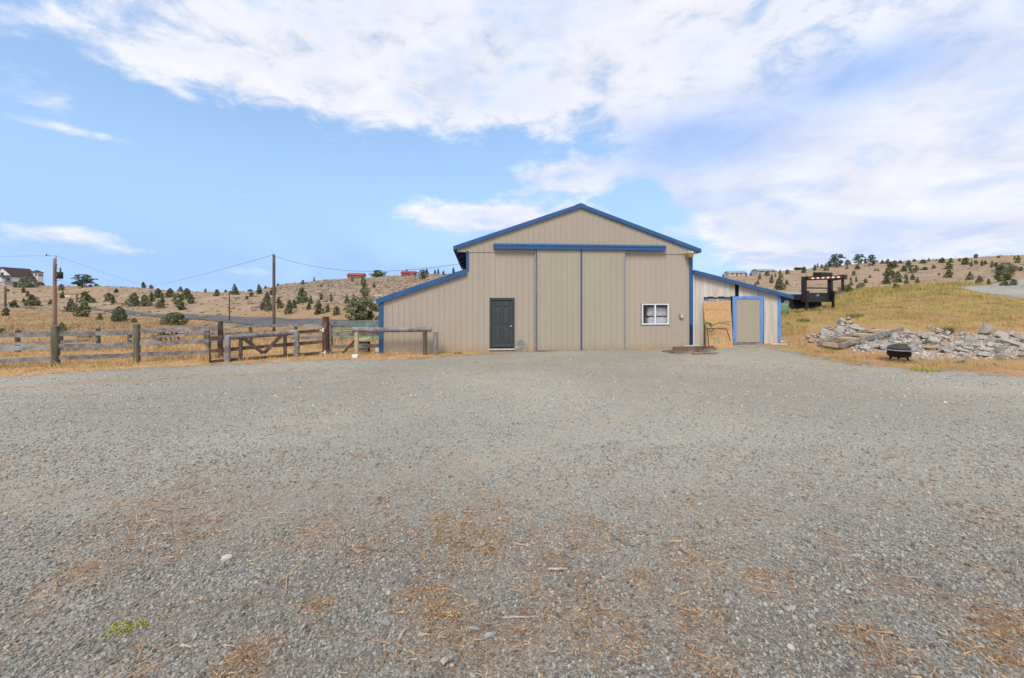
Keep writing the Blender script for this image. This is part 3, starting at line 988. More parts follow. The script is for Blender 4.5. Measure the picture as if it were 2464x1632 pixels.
def roof_sheet(name, s0, z0, s1, z1, y0, y1, thick, mat):
    mb = MB()
    mb.hexa([(s0, y0, z0 - thick), (s1, y0, z1 - thick), (s1, y1, z1 - thick), (s0, y1, z0 - thick),
             (s0, y0, z0), (s1, y0, z1), (s1, y1, z1), (s0, y1, z0)])
    n = max(3, int((y1 - y0) / .6))
    d = Vector((s1 - s0, 0, z1 - z0))
    for i in range(n):
        yy = y0 + .1 + (y1 - y0 - .2) * i / (n - 1)
        mb.bar((s0, yy, z0 + .012), (s1, yy, z1 + .012), .05, .024)
    return mb.obj(name, mat, barn)


roof_sheet('roof', -OV, EAVE, -.02, RIDGE - .01, -.10, DEPTH + .1, .05, 'blue_trim')
roof_sheet('roof', .02, RIDGE - .01, OV, EAVE, -.10, DEPTH + .1, .05, 'blue_trim')
roof_sheet('lean_to_roof', -8.28, LT0, WL - .002, LT1, -.10, DEPTH, .05, 'blue_trim')
mb = MB()
for sg in (-1, 1):
    mb.hexa([(0, -.13, RIDGE + .0), (sg * .22, -.13, RIDGE - .075), (sg * .22, DEPTH + .1, RIDGE - .075), (0, DEPTH + .1, RIDGE + .0),
             (0, -.13, RIDGE + .03), (sg * .22, -.13, RIDGE - .045), (sg * .22, DEPTH + .1, RIDGE - .045), (0, DEPTH + .1, RIDGE + .03)])
mb.obj('ridge_cap', 'blue_trim', barn)
# rake trim boards along the roof edges
for nm, a, za, b, zb, w in (('rake_trim', -OV, EAVE, 0, RIDGE, .155), ('rake_trim', 0, RIDGE, OV, EAVE, .155), ('rake_trim', -8.28, LT0, WL + .02, LT1, .19)):
    mb = MB()
    y0, y1 = -.125, -.102
    mb.hexa([(a, y0, za - w), (b, y0, zb - w), (b, y1, zb - w), (a, y1, za - w), (a, y0, za + .012), (b, y0, zb + .012), (b, y1, zb + .012), (a, y1, za + .012)])
    # the lower lip folds back to the wall
    mb.hexa([(a, -.103, za - w), (b, -.103, zb - w), (b, -.024, zb - w), (a, -.024, za - w), (a, -.103, za - w + .012), (b, -.103, zb - w + .012), (b, -.024, zb - w + .012), (a, -.024, za - w + .012)])
    mb.obj(nm, 'blue_trim', barn)
# eave fascias running back, and dark rafters under the left overhang
mb = MB(); mb.box(-OV - .02, -OV, -.12, DEPTH + .1, EAVE - .15, EAVE + .01); mb.obj('eave_fascia', 'blue_trim', barn)
mb = MB(); mb.box(OV, OV + .02, -.12, DEPTH + .1, EAVE - .15, EAVE + .01); mb.obj('eave_fascia', 'blue_trim', barn)
mb = MB(); mb.box(-8.30, -8.28, -.12, DEPTH, LT0 - .15, LT0 + .01); mb.obj('eave_fascia', 'blue_trim', barn)
for i in range(6):
    yy = .5 + i * 2.2
    mb = MB(); mb.bar((-OV + .05, yy, EAVE - .12), (WL, yy, EAVE - .12 + PITCH * .45), .05, .14); mb.obj('rafter', 'brown_wood', barn)
# corner trims
mb = MB(); mb.box(WL - .0, WL + .10, -.05, -.022, LT1 - .05, JOINT); mb.obj('corner_trim', 'blue_trim', barn)
mb = MB(); mb.box(LL - .06, LL + .10, -.055, .06, -.12, LT0 - .10); mb.obj('corner_trim', 'blue_trim', barn)
mb = MB(); mb.box(WR - .0, WR + .13, -.055, .06, .0, JOINT - .1); mb.obj('corner_trim', 'blue_trim', barn)
mb = MB(); mb.box(WR + .005, WR + .10, -.075, -.057, .22, 1.05); mb.obj('kick_plate', 'dark_metal', barn)

# sliding doors under their track
TS0, TS1 = fs(1187), fs(1597)
TZ = (fz(1187, 600) + fz(1597, 605)) / 2
trk = MB()
prof = [(-.03, TZ + .235), (-.20, TZ + .225), (-.235, TZ + .195), (-.235, TZ + .13), (-.215, TZ + .112), (-.215, TZ + .005), (-.03, TZ - .002)]
for s in (TS0, TS1):
    trk.v += [(s, y, z) for y, z in prof]
n = len(prof)
for i in range(n):
    trk.f.append((i, (i + 1) % n, n + (i + 1) % n, n + i))
trk.f.append(tuple(range(n))[::-1]); trk.f.append(tuple(range(n, 2 * n)))
trk.obj('sliding_track', 'blue_trim', barn)
SL, SM, SRr = fs(1292), fs(1397), fs(1500)
for nm, a, b, edge in (('sliding_door', SL, SM - .016, 'l'), ('sliding_door', SM + .016, SRr, 'r')):
    mb = ribbed(a, b, 0.02, TZ - .002, y=-.115, phase=a + .1)
    mb.box(a, b, -.110, -.06, .02, TZ - .004)
    dr = mb.obj(nm, 'siding_door', barn)
    dr['label'] = 'left tan sliding barn door' if edge == 'l' else 'right tan sliding barn door'
    st = a if edge == 'l' else b
    MB().box(st - .022, st + .012, -.137, -.05, .015, TZ - .006).obj('edge_trim', 'steel', dr)
    st = b if edge == 'l' else a
    MB().box(st - .014, st + .014, -.140, -.05, .015, TZ - .006).obj('edge_trim', 'blue_trim', dr)
    MB().box(a + .02, b - .02, -.128, -.05, .0, .035).obj('bottom_rail', 'steel', dr)
MB().box(SL - .10, SL - .045, -.05, -.021, .0, TZ - .01).obj('jamb_strip', 'steel', barn)

# entry door
door = MB()
door.box(D0 + .06, D1 - .06, .010, .055, DZ0 + .05, DZ1 - .07)
door = door.obj('entry_door', 'door_green', barn)
door['label'] = 'dark green six-panel entry door'
fr = MB()
fr.box(D0, D0 + .075, -.035, .10, DZ0, DZ1); fr.box(D1 - .075, D1, -.035, .10, DZ0, DZ1)
fr.box(D0 + .075, D1 - .075, -.035, .10, DZ1 - .08, DZ1)
fr.obj('door_frame', 'door_green', door)
MB().box(D0 - .012, D1 + .012, -.024, -.002, DZ1 + .001, DZ1 + .02).obj('drip_cap', 'steel', door)
MB().box(D0 - .015, D0 - .001, -.024, -.002, DZ0, DZ1).obj('side_strip', 'steel', door)
MB().box(D1 + .001, D1 + .015, -.024, -.002, DZ0, DZ1).obj('side_strip', 'steel', door)
MB().box(D0 - .02, D1 + .02, -.07, .02, DZ0 - .05, DZ0 - .002).obj('sill', 'zinc_white', door)
dw = D1 - D0 - .15; dx0 = D0 + .075; dh = DZ1 - DZ0
for cx in (.30, .70):
    for z0, z1 in ((.83, .905), (.47, .79), (.11, .42)):
        c = dx0 + dw * cx
        hw = dw * .155
        a, b = DZ0 + dh * z0, DZ0 + dh * z1
        pnl = MB()
        r0 = [(c - hw, .008, a), (c + hw, .008, a), (c + hw, .008, b), (c - hw, .008, b)]
        r1 = [(c - hw + .016, -.008, a + .016), (c + hw - .016, -.008, a + .016), (c + hw - .016, -.008, b - .016), (c - hw + .016, -.008, b - .016)]
        r2 = [(c - hw + .032, .006, a + .032), (c + hw - .032, .006, a + .032), (c + hw - .032, .006, b - .032), (c - hw + .032, .006, b - .032)]
        r3 = [(c - hw + .06, -.004, a + .06), (c + hw - .06, -.004, a + .06), (c + hw - .06, -.004, b - .06), (c - hw + .06, -.004, b - .06)]
        pnl.v = r0 + r1 + r2 + r3
        for i in range(3):
            for k in range(4):
                pnl.f.append((i * 4 + k, i * 4 + (k + 1) % 4, i * 4 + 4 + (k + 1) % 4, i * 4 + 4 + k))
        pnl.f.append((12, 13, 14, 15))
        pnl.obj('door_panel', 'door_green', door)
kn = MB()
kz, kx = DZ0 + dh * .44, D1 - .145
for i in range(1):
    kn.tube([(kx, .012, kz), (kx, -.03, kz), (kx, -.034, kz), (kx, -.05, kz), (kx, -.066, kz), (kx, -.074, kz)], [.030, .014, .02, .032, .028, .012], 12)
kn.obj('door_knob', 'zinc_white', door, smooth=True)

# window: white vinyl slider with panes, dark flashing round it
win = MB()
t = .045
win.box(W0 + .02, W1 - .02, -.045, .07, WZ0 + .02, WZ0 + .02 + t); win.box(W0 + .02, W1 - .02, -.045, .07, WZ1 - .02 - t, WZ1 - .02)
win.box(W0 + .02, W0 + .02 + t, -.045, .07, WZ0 + .02 + t, WZ1 - .02 - t); win.box(W1 - .02 - t, W1 - .02, -.045, .07, WZ0 + .02 + t, WZ1 - .02 - t)
win = win.obj('window', 'white_vinyl', barn)
wm = (W0 + W1) / 2 - .01
MB().box(wm - .027, wm + .027, -.040, .06, WZ0 + .02 + t, WZ1 - .02 - t).obj('mullion', 'white_vinyl', win)
fl = MB()
fl.box(W0 - .012, W1 + .012, -.03, .02, WZ0 - .012, WZ0 + .019); fl.box(W0 - .012, W1 + .012, -.03, .02, WZ1 - .019, WZ1 + .012)
fl.box(W0 - .012, W0 + .019, -.03, .02, WZ0 + .019, WZ1 - .019); fl.box(W1 - .019, W1 + .012, -.03, .02, WZ0 + .019, WZ1 - .019)
fl.obj('flashing', 'steel', win)
gm = bpy.data.materials.new('window_glass'); gm.use_nodes = True
gg = NT(gm.node_tree)
gl = gg.node('ShaderNodeBsdfGlossy'); gl.inputs['Roughness'].default_value = 0.02
tr = gg.node('ShaderNodeBsdfTransparent'); tr.inputs[0].default_value = (0.985, 0.99, 0.99, 1)
frn = gg.node('ShaderNodeLayerWeight'); frn.inputs[0].default_value = .5
mx = gg.node('ShaderNodeMixShader')
gg.l.new(gg.m('ADD', gg.m('MULTIPLY', gg.m('POWER', frn.outputs['Facing'], 4.0), .8), .05), mx.inputs[0]); gg.l.new(tr.outputs[0], mx.inputs[1]); gg.l.new(gl.outputs[0], mx.inputs[2])
gg.l.new(mx.outputs[0], gg.n['Material Output'].inputs[0])
MATS['glass'] = gm
for a, b, yy in ((W0 + .02 + t, wm - .027, -.01), (wm + .027, W1 - .02 - t, .015)):
    MB().box(a, b, yy, yy + .005, WZ0 + .02 + t, WZ1 - .02 - t).obj('pane', 'glass', win)
# what stands behind the window: ochre stud wall and two wrapped bundles
MB().box(W0 - .25, W0 + .27, .35, .42, .2, 2.4).obj('inner_stud_wall', 'ochre', barn)
MB().box(W0 - .9, W1 + .8, 1.3, 1.36, .05, 3.0).obj('inner_back_panel', 'ochre', barn)


def bundle(x0, x1, y0, y1, z0, z1, label):
    bm = bmesh.new()
    bmesh.ops.create_cube(bm, size=1)
    bmesh.ops.subdivide_edges(bm, edges=bm.edges[:], cuts=9, use_grid_fill=True)
    for v in bm.verts:
        p = v.co * 2
        q = Vector([math.copysign(abs(c) ** .75, c) for c in p])
        l = max(1, (abs(p.x) ** 12 + abs(p.y) ** 12 + abs(p.z) ** 12) ** (1 / 12))
        q = p / l
        q += Vector((random.uniform(-.02, .02), random.uniform(-.03, .03), random.uniform(-.03, .03)))
        v.co = Vector(((x0 + x1) / 2 + q.x * (x1 - x0) / 2, (y0 + y1) / 2 + q.y * (y1 - y0) / 2, (z0 + z1) / 2 + q.z * (z1 - z0) / 2))
    me = bpy.data.meshes.new('wrapped_bundle'); bm.to_mesh(me); bm.free()
    o = link('wrapped_bundle', me, 'wrap_white', None, True)
    o.location = BO; o.rotation_euler = (0, 0, BA)
    return tag(o, label, 'bundle')


zm = fz(1576, 763)
lowb = bundle(W0 + .37, W1 + .06, .16, .75, .55, zm - .01, 'lower white wrapped bundle behind the barn window')
topb = bundle(W0 + .35, W1 + .03, .16, .75, zm + .02, WZ1 - .17, 'upper white wrapped bundle behind the barn window')
bd = MB().box(W0 + .38, W1 + .02, .17, .74, zm - .014, zm + .024).obj('shelf_board', 'strap_red')
bd.location = BO; bd.rotation_euler = (0, 0, BA)
tag(bd, 'thin red board between the two white bundles behind the window', 'board')

# electric box and yard light
ex, ez = fs(1638), fz(1638, 761)
eb = MB().box(ex - .075, ex + .075, -.10, -.021, ez - .085, ez + .085).obj('outlet_box', 'steel', barn, bevel=.008)
MB().box(ex - .05, ex + .05, -.112, -.101, ez - .055, ez + .06).obj('box_lid', 'zinc_white', eb)
lx, lz = fs(1653), fz(1653, 613)
lamp = MB().box(lx - .115, lx + .10, -.36, -.06, lz + .03, lz + .115).obj('yard_light', 'zinc_white', barn, bevel=.02)
ls = MB()
ls.hexa([(lx - .11, -.34, lz - .14), (lx + .10, -.34, lz - .14), (lx + .10, -.08, lz - .14), (lx - .11, -.08, lz - .14),
         (lx - .125, -.365, lz + .028), (lx + .11, -.365, lz + .028), (lx + .11, -.06, lz + .028), (lx - .125, -.06, lz + .028)])
ls.obj('lamp_shade', 'amber', lamp)
MB().tube([(lx, -.02, lz + .16), (lx, -.12, lz + .19), (lx, -.20, lz + .116)], .02, 8).obj('lamp_arm', 'steel', lamp)
# stack flue and dish at the lean-to's outer end
MB().box(-8.52, -8.18, .5, .75, LT0 + .13, LT0 + .17).obj('vent_plate', 'zinc_white', barn)
MB().tube([(-8.30, .6, LT0 - .1), (-8.33, .6, LT0 + .14)], .03, 6).obj('vent_bracket', 'zinc_white', barn)
MB().box(-8.46, -8.302, .3, .36, LT0 - .16, LT0 - .10).obj('gutter_end', 'zinc_white', barn)

# ------------------------------------------------------------------ wooden shed on the right
SH0, SH1 = fs(1665), fs(1878)
SHY = .08
shed = thing('wooden_shed', 'weathered white board shed with pale blue trim built against the barn', 'shed', BO, BA)
RS0, RS1 = 4.915, fs(1903)
RZ0, RZ1 = 3.36, 2.27


def shed_top(s):
    return RZ0 + (RZ1 - RZ0) * (s - RS0) / (RS1 - RS0)


def shed_gnd(s):
    return -.05 + .2 * (s - SH0) / (SH1 - SH0)


O0, O1 = fs(1695), fs(1839)            # wide door opening
OZ = fz(1765, 715)
s = SH0 + .0
random.seed(21)
while s < SH1 - .03:
    w = random.uniform(.17, .30)
    e = min(s + w, SH1)
    if SH1 - e < .09:
        e = SH1
    a, b = s + .004, e - .004
    mid = (a + b) / 2
    if a < O0 < b and b - O0 > .02:
        b = O0; e = O0 + .0001
    elif a < O1 < b:
        b = O1; e = O1
    gap = fs(1769) < mid < fs(1781)
    dy = random.uniform(-.006, .006)
    lo = shed_gnd(mid) + random.uniform(-.01, .04) if (mid < O0 or mid > O1) else OZ + random.uniform(-.02, .03)
    # narrow vertical slot where a board is missing
    if O0 < mid < O1 and abs(mid - fs(1775)) < .13:
        g0, g1 = fs(1770), fs(1780)
        for q0, q1 in ((a, g0), (g1, b)):
            if q1 - q0 > .02:
                MB().hexa([(q0, SHY + dy - .022, lo), (q1, SHY + dy - .022, lo), (q1, SHY + dy, lo), (q0, SHY + dy, lo),
                           (q0, SHY + dy - .022, shed_top(q0) - .05), (q1, SHY + dy - .022, shed_top(q1) - .05), (q1, SHY + dy, shed_top(q1) - .05), (q0, SHY + dy, shed_top(q0) - .05)]).obj('board', 'shed_board', shed)
        s = max(e, g1 + .01)
        continue
    if b - a > .02:
        MB().hexa([(a, SHY + dy - .022, lo), (b, SHY + dy - .022, lo), (b, SHY + dy, lo), (a, SHY + dy, lo),
                   (a, SHY + dy - .022, shed_top(a) - .05), (b, SHY + dy - .022, shed_top(b) - .05), (b, SHY + dy, shed_top(b) - .05), (a, SHY + dy, shed_top(a) - .05)]).obj('board', 'shed_board', shed)
    s = e
# black sheet and block added as shade behind the boards, side wall, back
MB().box(SH0 + .02, SH1 - .05, SHY + .6, SHY + .64, -.1, 2.2).obj('inner_shade_sheet', 'shade_black', shed)
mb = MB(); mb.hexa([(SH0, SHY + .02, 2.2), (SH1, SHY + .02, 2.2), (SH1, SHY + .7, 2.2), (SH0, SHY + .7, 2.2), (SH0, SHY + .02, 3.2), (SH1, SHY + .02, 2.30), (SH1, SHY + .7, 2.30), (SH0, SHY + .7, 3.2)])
mb.obj('header_shade_block', 'shade_black', shed)
MB().box(SH1 - .04, SH1, SHY + .02, 8, -.1, 2.28).obj('side_wall', 'shed_board', shed)
mb = MB()
mb.hexa([(RS0, -.12, RZ0 - .04), (RS1, -.12, RZ1 - .04), (RS1, 8.2, RZ1 - .04), (RS0, 8.2, RZ0 - .04), (RS0, -.12, RZ0), (RS1, -.12, RZ1), (RS1, 8.2, RZ1), (RS0, 8.2, RZ0)])
mb.obj('roof', 'blue_trim', shed)
mb = MB()
mb.hexa([(RS0, -.15, RZ0 - .15), (RS1, -.15, RZ1 - .14), (RS1, -.122, RZ1 - .14), (RS0, -.122, RZ0 - .15), (RS0, -.15, RZ0 + .02), (RS1, -.15, RZ1 + .02), (RS1, -.122, RZ1 + .02), (RS0, -.122, RZ0 + .02)])
mb.obj('rake_trim', 'blue_trim', shed)
MB().box(RS1 - .03, RS1 + .0, -.12, 8.2, RZ1 - .13, RZ1 - .041).obj('eave_board', 'red_wood', shed)
MB().box(RS1 - .40, RS1 - .31, .0, .05, RZ1 - .12, RZ1 + .02).obj('rafter_tail', 'red_wood', shed)
MB().box(SH0 - .015, SH0 + .075, SHY - .062, SHY - .03, -.05, 3.22).obj('corner_board', 'pale_blue', shed)
MB().box(SH0 + .076, SH0 + .115, SHY - .05, SHY - .03, -.04, 3.20).obj('corner_batten', 'white_paint', shed)
MB().box(SH1 - .075, SH1 + .03, SHY - .065, SHY + .01, .10, 2.27).obj('corner_board', 'pale_blue', shed)
# sliding shed door: tan panel in a pale blue frame
Q0, Q1 = fs(1763), fs(1836)
QZ0, QZ1 = fz(1800, 829), fz(1800, 714)
sd = MB().box(Q0 + .10, Q1 - .10, SHY - .075, SHY - .045, QZ0 + .09, QZ1 - .09).obj('shed_door', 'siding_door', shed)
sd['label'] = 'tan shed door in a pale blue frame'
for a, b, c, d in ((Q0, Q0 + .16, QZ0 + .04, QZ1), (Q1 - .13, Q1, QZ0 + .06, QZ1 - .10), (Q0 + .161, Q1 + .03, QZ1 - .10, QZ1 + .01)):
    MB().box(a, b, SHY - .10, SHY - .05, c, d).obj('door_stile', 'pale_blue', sd)
MB().box(Q0 + .03, Q1, SHY - .09, SHY - .05, QZ0 - .01, QZ0 + .075).obj('door_sill', 'grey_wood', sd)
for i in range(9):
    xx = Q0 + .20 + i * (Q1 - Q0 - .36) / 8
    MB().box(xx - .009, xx + .009, SHY - .083, SHY - .0751, QZ0 + .10, QZ1 - .11).obj('panel_rib', 'siding_door', sd)
hx, hzz = Q0 - .06, fz(1760, 771)
MB().tube([(hx + .02, SHY - .10, hzz + .09), (hx - .03, SHY - .15, hzz + .05), (hx - .03, SHY - .15, hzz - .05), (hx + .02, SHY - .10, hzz - .09)], .012, 6).obj('door_handle', 'dark_metal', sd)
# fixed leaf left of the door, mostly behind the chipboard
MB().box(O0 - .03, Q0 - .02, SHY + .02, SHY + .05, .02, OZ - .06).obj('fixed_leaf', 'shed_board', shed)
MB().box(O0 + .05, O0 + .20, SHY - .01, SHY + .018, OZ - .20, OZ - .07).obj('leaf_frame', 'pale_blue', shed)
MB().box(O0 + .01, O0 + .045, SHY - .01, SHY + .018, .0, OZ - .21).obj('leaf_frame', 'brown_wood', shed)
for i in range(9):
    xx = O0 + .24 + i * .085
    if xx < Q0 - .1:
        MB().box(xx, xx + random.uniform(.03, .06), SHY - .012, SHY + .018, OZ - random.uniform(.10, .16), OZ - .065).obj('flaked_batten', 'white_paint', shed)
MB().box(O0, O1, SHY - .05, SHY - .024, OZ - .055, OZ - .015).obj('door_rail', 'dark_metal', shed)
MB().box(O1 - .04, O1 + .015, SHY - .045, SHY - .024, .1, OZ - .06).obj('jamb_board', 'red_wood', shed)
MB().box(Q0 - .15, O1 + .1, SHY - .22, SHY + .1, -.12, QZ0 - .02).obj('threshold', 'concrete', shed)


def bl(s, y, z):
    """barn front coordinates to world"""
    return BO + Vector((BR.x * s - BR.y * y, BR.y * s + BR.x * y, z))


# chipboard sheet leaning on the shed
CA, CB = fs(1692), fs(1760)
zb, zt = .0, fz(1720, 725)
cw = CB - CA
mb = MB()
q0, q1, q2, q3 = fr_pt(1700, 838, -.38), fr_pt(1764, 836, -.38), fr_pt(1758, 724, -.045), fr_pt(1692, 725, -.045)
zb = q0[2]
mb.hexa([q0, q1, (q1[0], -.365, q1[2]), (q0[0], -.365, q0[2]), q3, q2, (q2[0], -.03, q2[2]), (q3[0], -.03, q3[2])])
o = mb.obj('chipboard_sheet', 'osb'); o.location = BO; o.rotation_euler = (0, 0, BA)
tag(o, 'orange chipboard sheet leaning against the white board shed', 'board')
rowm = MB()
for i in range(16):
    t = .815
    x = CA + .08 + i * (cw - .22) / 15
    yy = -.38 + t * .335 - .004
    zz = zb + (zt - zb) * t
    rowm.box(x, x + .022, yy - .006, yy, zz, zz + .014)
kind(rowm.obj('nail_marks', 'rust_metal', o), 'stuff')
for k, xx in enumerate((.28, .38)):
    pl = MB()
    t = .11
    for (u, v, du, dv) in ((0, 0, .022, .20), (.07, 0, .022, .20), (.022, .09, .048, .024), (0, .2, .06, .022), (.02, -.02, .07, .02)):
        tt = t + v / (zt - zb)
        yy = -.382 + tt * .335
        t2 = t + (v + dv) / (zt - zb)
        y2 = -.382 + t2 * .335
        x = CA + xx + u + (.06 if k else 0)
        z0, z1 = zb + (zt - zb) * tt, zb + (zt - zb) * t2
        pl.hexa([(x, yy - .004, z0), (x + du, yy - .004, z0), (x + du, yy, z0), (x, yy, z0), (x, y2 - .004, z1), (x + du, y2 - .004, z1), (x + du, y2, z1), (x, y2, z1)])
    pl.obj('spray_mark', 'teal_pipe', o)

# old green metal chair frame leaning in front of it
gf = thing('metal_chair_frame', 'rusty green and black metal frame propped before the chipboard sheet', 'frame', BO, BA)
c0, c1 = fs(1696), fs(1756)
zf = fz(1725, 773)




MB().tube([fr_pt(1698, 836, -.55), fr_pt(1697, 800, -.5), fr_pt(1697, 786, -.47), fr_pt(1700, 776, -.45), fr_pt(1706, 779, -.44), fr_pt(1712, 788, -.44)], [.018, .018, .035, .04, .032, .02], 7, .1).obj('scroll_arm', 'green_paint', gf)
MB().tube([fr_pt(1708, 777, -.46), fr_pt(1713, 783, -.45), fr_pt(1720, 781, -.45), fr_pt(1732, 776, -.45), fr_pt(1745, 775, -.45), fr_pt(1757, 775, -.46)], [.025, .03, .02, .018, .018, .02], 7, .1).obj('top_rail', 'green_paint', gf)
MB().tube([fr_pt(1731, 780, -.44), fr_pt(1744, 779, -.44), fr_pt(1756, 782, -.44)], .012, 6, .1).obj('rust_rail', 'rust_metal', gf)
MB().tube([fr_pt(1696, 791, -.47), fr_pt(1726, 790, -.46), fr_pt(1749, 792, -.47)], .016, 6, .1).obj('seat_rail', 'dark_metal', gf)
MB().tube([fr_pt(1748, 792, -.47), fr_pt(1753, 806, -.52), fr_pt(1757, 820, -.58)], .016, 6, .1).obj('leg', 'rust_metal', gf)
MB().tube([fr_pt(1701, 793, -.47), fr_pt(1704, 812, -.52), fr_pt(1706, 836, -.60)], .016, 6, .1).obj('leg', 'rust_metal', gf)
MB().tube([fr_pt(1712, 806, -.43), fr_pt(1722, 804, -.43)], .01, 6).obj('slat', 'green_paint', gf)
MB().tube([fr_pt(1703, 796, -.45), fr_pt(1712, 799, -.44), fr_pt(1718, 790, -.44)], .014, 6).obj('slat', 'green_paint', gf)

# fan grille leaning by the entry door
fg = thing('fan_grille', 'round silver wire fan grille leaning on the barn beside the green door', 'grille', BO, BA)
fx, fzz = fs(1253), fz(1253, 832)
rr = .235
for i in range(7):
    r = rr * (1 - i * .135)
    pts = [(fx + r * math.cos(t), -.10 - .10 * math.sin(t) * -.6 - .04 + (r * math.sin(t)) * .25, fzz + r * math.sin(t)) for t in np.linspace(0, 2 * math.pi, 33)]
    MB().tube(pts, .0065 if i == 0 else .004, 5, cap=False).obj('ring', 'steel', fg)
for i in range(24):
    t = 2 * math.pi * i / 24
    MB().tube([(fx + r * math.cos(t), -.14 + .06 * math.sin(t) + r * math.sin(t) * .25, fzz + r * math.sin(t)) for r in (.04, rr)], .003, 4).obj('spoke', 'steel', fg)
MB().tube([(fx, -.15, fzz), (fx, -.135, fzz)], .045, 14).obj('hub', 'steel', fg)

# ------------------------------------------------------------------ fences, gate, hitching rail
def plane_line(pa, ya, pb, yb):
    """vertical plane through two ground points given by photo column and distance: returns f(px, py) -> point on it"""
    A = Vector((xat(pa, ya), ya)); B = Vector((xat(pb, yb), yb)); d = B - A

    def f(px, py, off=0.0):
        u = (px - PW / 2) / FPX
        t = (u * A.y - A.x) / (d.x - u * d.y)
        p = A + d * t
        n = Vector((d.y, -d.x)).normalized()          # towards the camera
        if n.y > 0:
            n = -n
        return Vector((p.x + n.x * off, p.y + n.y * off, CAMH - (py - HOR) / FPX * p.y))
    return f


def plank(a, b, w, h, sag=0.0):
    """a sawn rail with slightly uneven edges"""
    mb = MB()
    a = Vector(a); b = Vector(b); n = 6
    d = (b - a).normalized(); sx = d.cross(Vector((0, 0, 1))).normalized()
    rings = []
    for i in range(n + 1):
        t = i / n
        c = a.lerp(b, t) + Vector((0, 0, -sag * 4 * t * (1 - t)))
        j = [random.uniform(-.008, .008) for _ in range(3)]
        rings.append([c - sx * w / 2 + Vector((0, 0, -h / 2 + j[0])), c + sx * w / 2 + Vector((0, 0, -h / 2 + j[0])),
                      c + sx * w / 2 + Vector((0, 0, h / 2 + j[1])), c - sx * w / 2 + Vector((0, 0, h / 2 + j[1]))])
    for r in rings:
        mb.v += [tuple(q) for q in r]
    for i in range(n):
        for k in range(4):
            o = i * 4
            mb.f.append((o + k, o + (k + 1) % 4, o + 4 + (k + 1) % 4, o + 4 + k))
    mb.f.append((0, 1, 2, 3)); mb.f.append((n * 4 + 3, n * 4 + 2, n * 4 + 1, n * 4))
    return mb


random.seed(5)
f1 = plane_line(134, 13.25, 528, 14.9)
o0 = f1(134, 882)
fence = thing('rail_fence', 'grey three-rail wooden fence along the gravel edge left of the gate', 'fence')
for px, tp, bt, r in ((-93, 790, 893, .105), (134, 785, 882, .105), (329, 780, 873, .10)):
    a = f1(px, bt); b = f1(px, tp)
    MB().log((a.x, a.y, hz(a.x, a.y) - .3), b, r, r * .97, 10, 6, .03, .006).obj('post', 'green_post', fence, smooth=False)
for (p0, q0), (p1, q1) in (((-300, 812), (134, 804)), ((-300, 846), (134, 835)), ((-300, 880), (134, 862)),
                           ((142, 804), (322, 800)), ((142, 833), (322, 828)), ((142, 860), (322, 854)),
                           ((337, 796), (522, 790)), ((337, 827), (523, 820)), ((337, 852), (504, 846))):
    plank(f1(p0, q0, .02), f1(p1, q1, .02), .045, .135, .012).obj('rail', 'grey_wood', fence)
    if p0 > 0:
        pass
a = f1(528, 864, -.15)
gp = MB().log((a.x, a.y, hz(a.x, a.y) - .3), (a.x, a.y, CAMH - (773 - HOR) / FPX * a.y), .088, .085, 10, 6, .03, .006).obj('gate_post', 'brown_wood')
tag(gp, 'dark brown round post behind the free end of the wooden gate', 'post')

f2 = plane_line(-100, 16.2, 520, 18.3)
old = thing('rail_fence', 'low broken grey fence running behind the three-rail fence', 'fence')
for px, tp in ((-60, 798), (43, 795), (146, 796), (236, 790), (312, 799), (385, 798), (500, 795)):
    b = f2(px, tp)
    MB().log((b.x, b.y, hz(b.x, b.y) - .2), b, .085, .08, 9, 5, .04, .01).obj('post', 'green_post', old)
for (p0, q0), (p1, q1) in (((-120, 834), (140, 823)), ((146, 823), (238, 817)), ((146, 843), (312, 834)), ((312, 816), (385, 812)), ((385, 810), (505, 803)),
                           ((-30, 866), (48, 850)), ((104, 857), (146, 843))):
    plank(f2(p0, q0, .05), f2(p1, q1, .05), .05, .11, .0).obj('rail', 'grey_wood', old)

f3 = plane_line(480, 20.0, 800, 21.5)
bk = thing('rail_fence', 'grey rail fence in the field behind the wooden gate', 'fence')
for px in (495, 603, 711, 797):
    b = f3(px, 782)
    MB().log((b.x, b.y, hz(b.x, b.y) - .2), b, .075, .075, 9, 5, .04, .01).obj('post', 'green_post', bk)
for (p0, q0), (p1, q1) in (((495, 788), (603, 784)), ((603, 785), (711, 782)), ((711, 783), (800, 781)), ((495, 803), (603, 801)), ((603, 803), (711, 802)), ((700, 813), (800, 811)), ((711, 800), (800, 797))):
    plank(f3(p0, q0, .08), f3(p1, q1, .08), .05, .13, .01).obj('rail', 'grey_wood', bk)

# big wooden gate
fg_ = plane_line(508, 14.0, 783, 16.05)
gate = thing('wooden_gate', 'heavy brown wooden gate with V brace between fence and barn', 'gate')


def gbar(nm, p0, q0, p1, q1, w, h, off, mat='brown_wood'):
    plank(fg_(p0, q0, off), fg_(p1, q1, off), w, h).obj(nm, mat, gate)


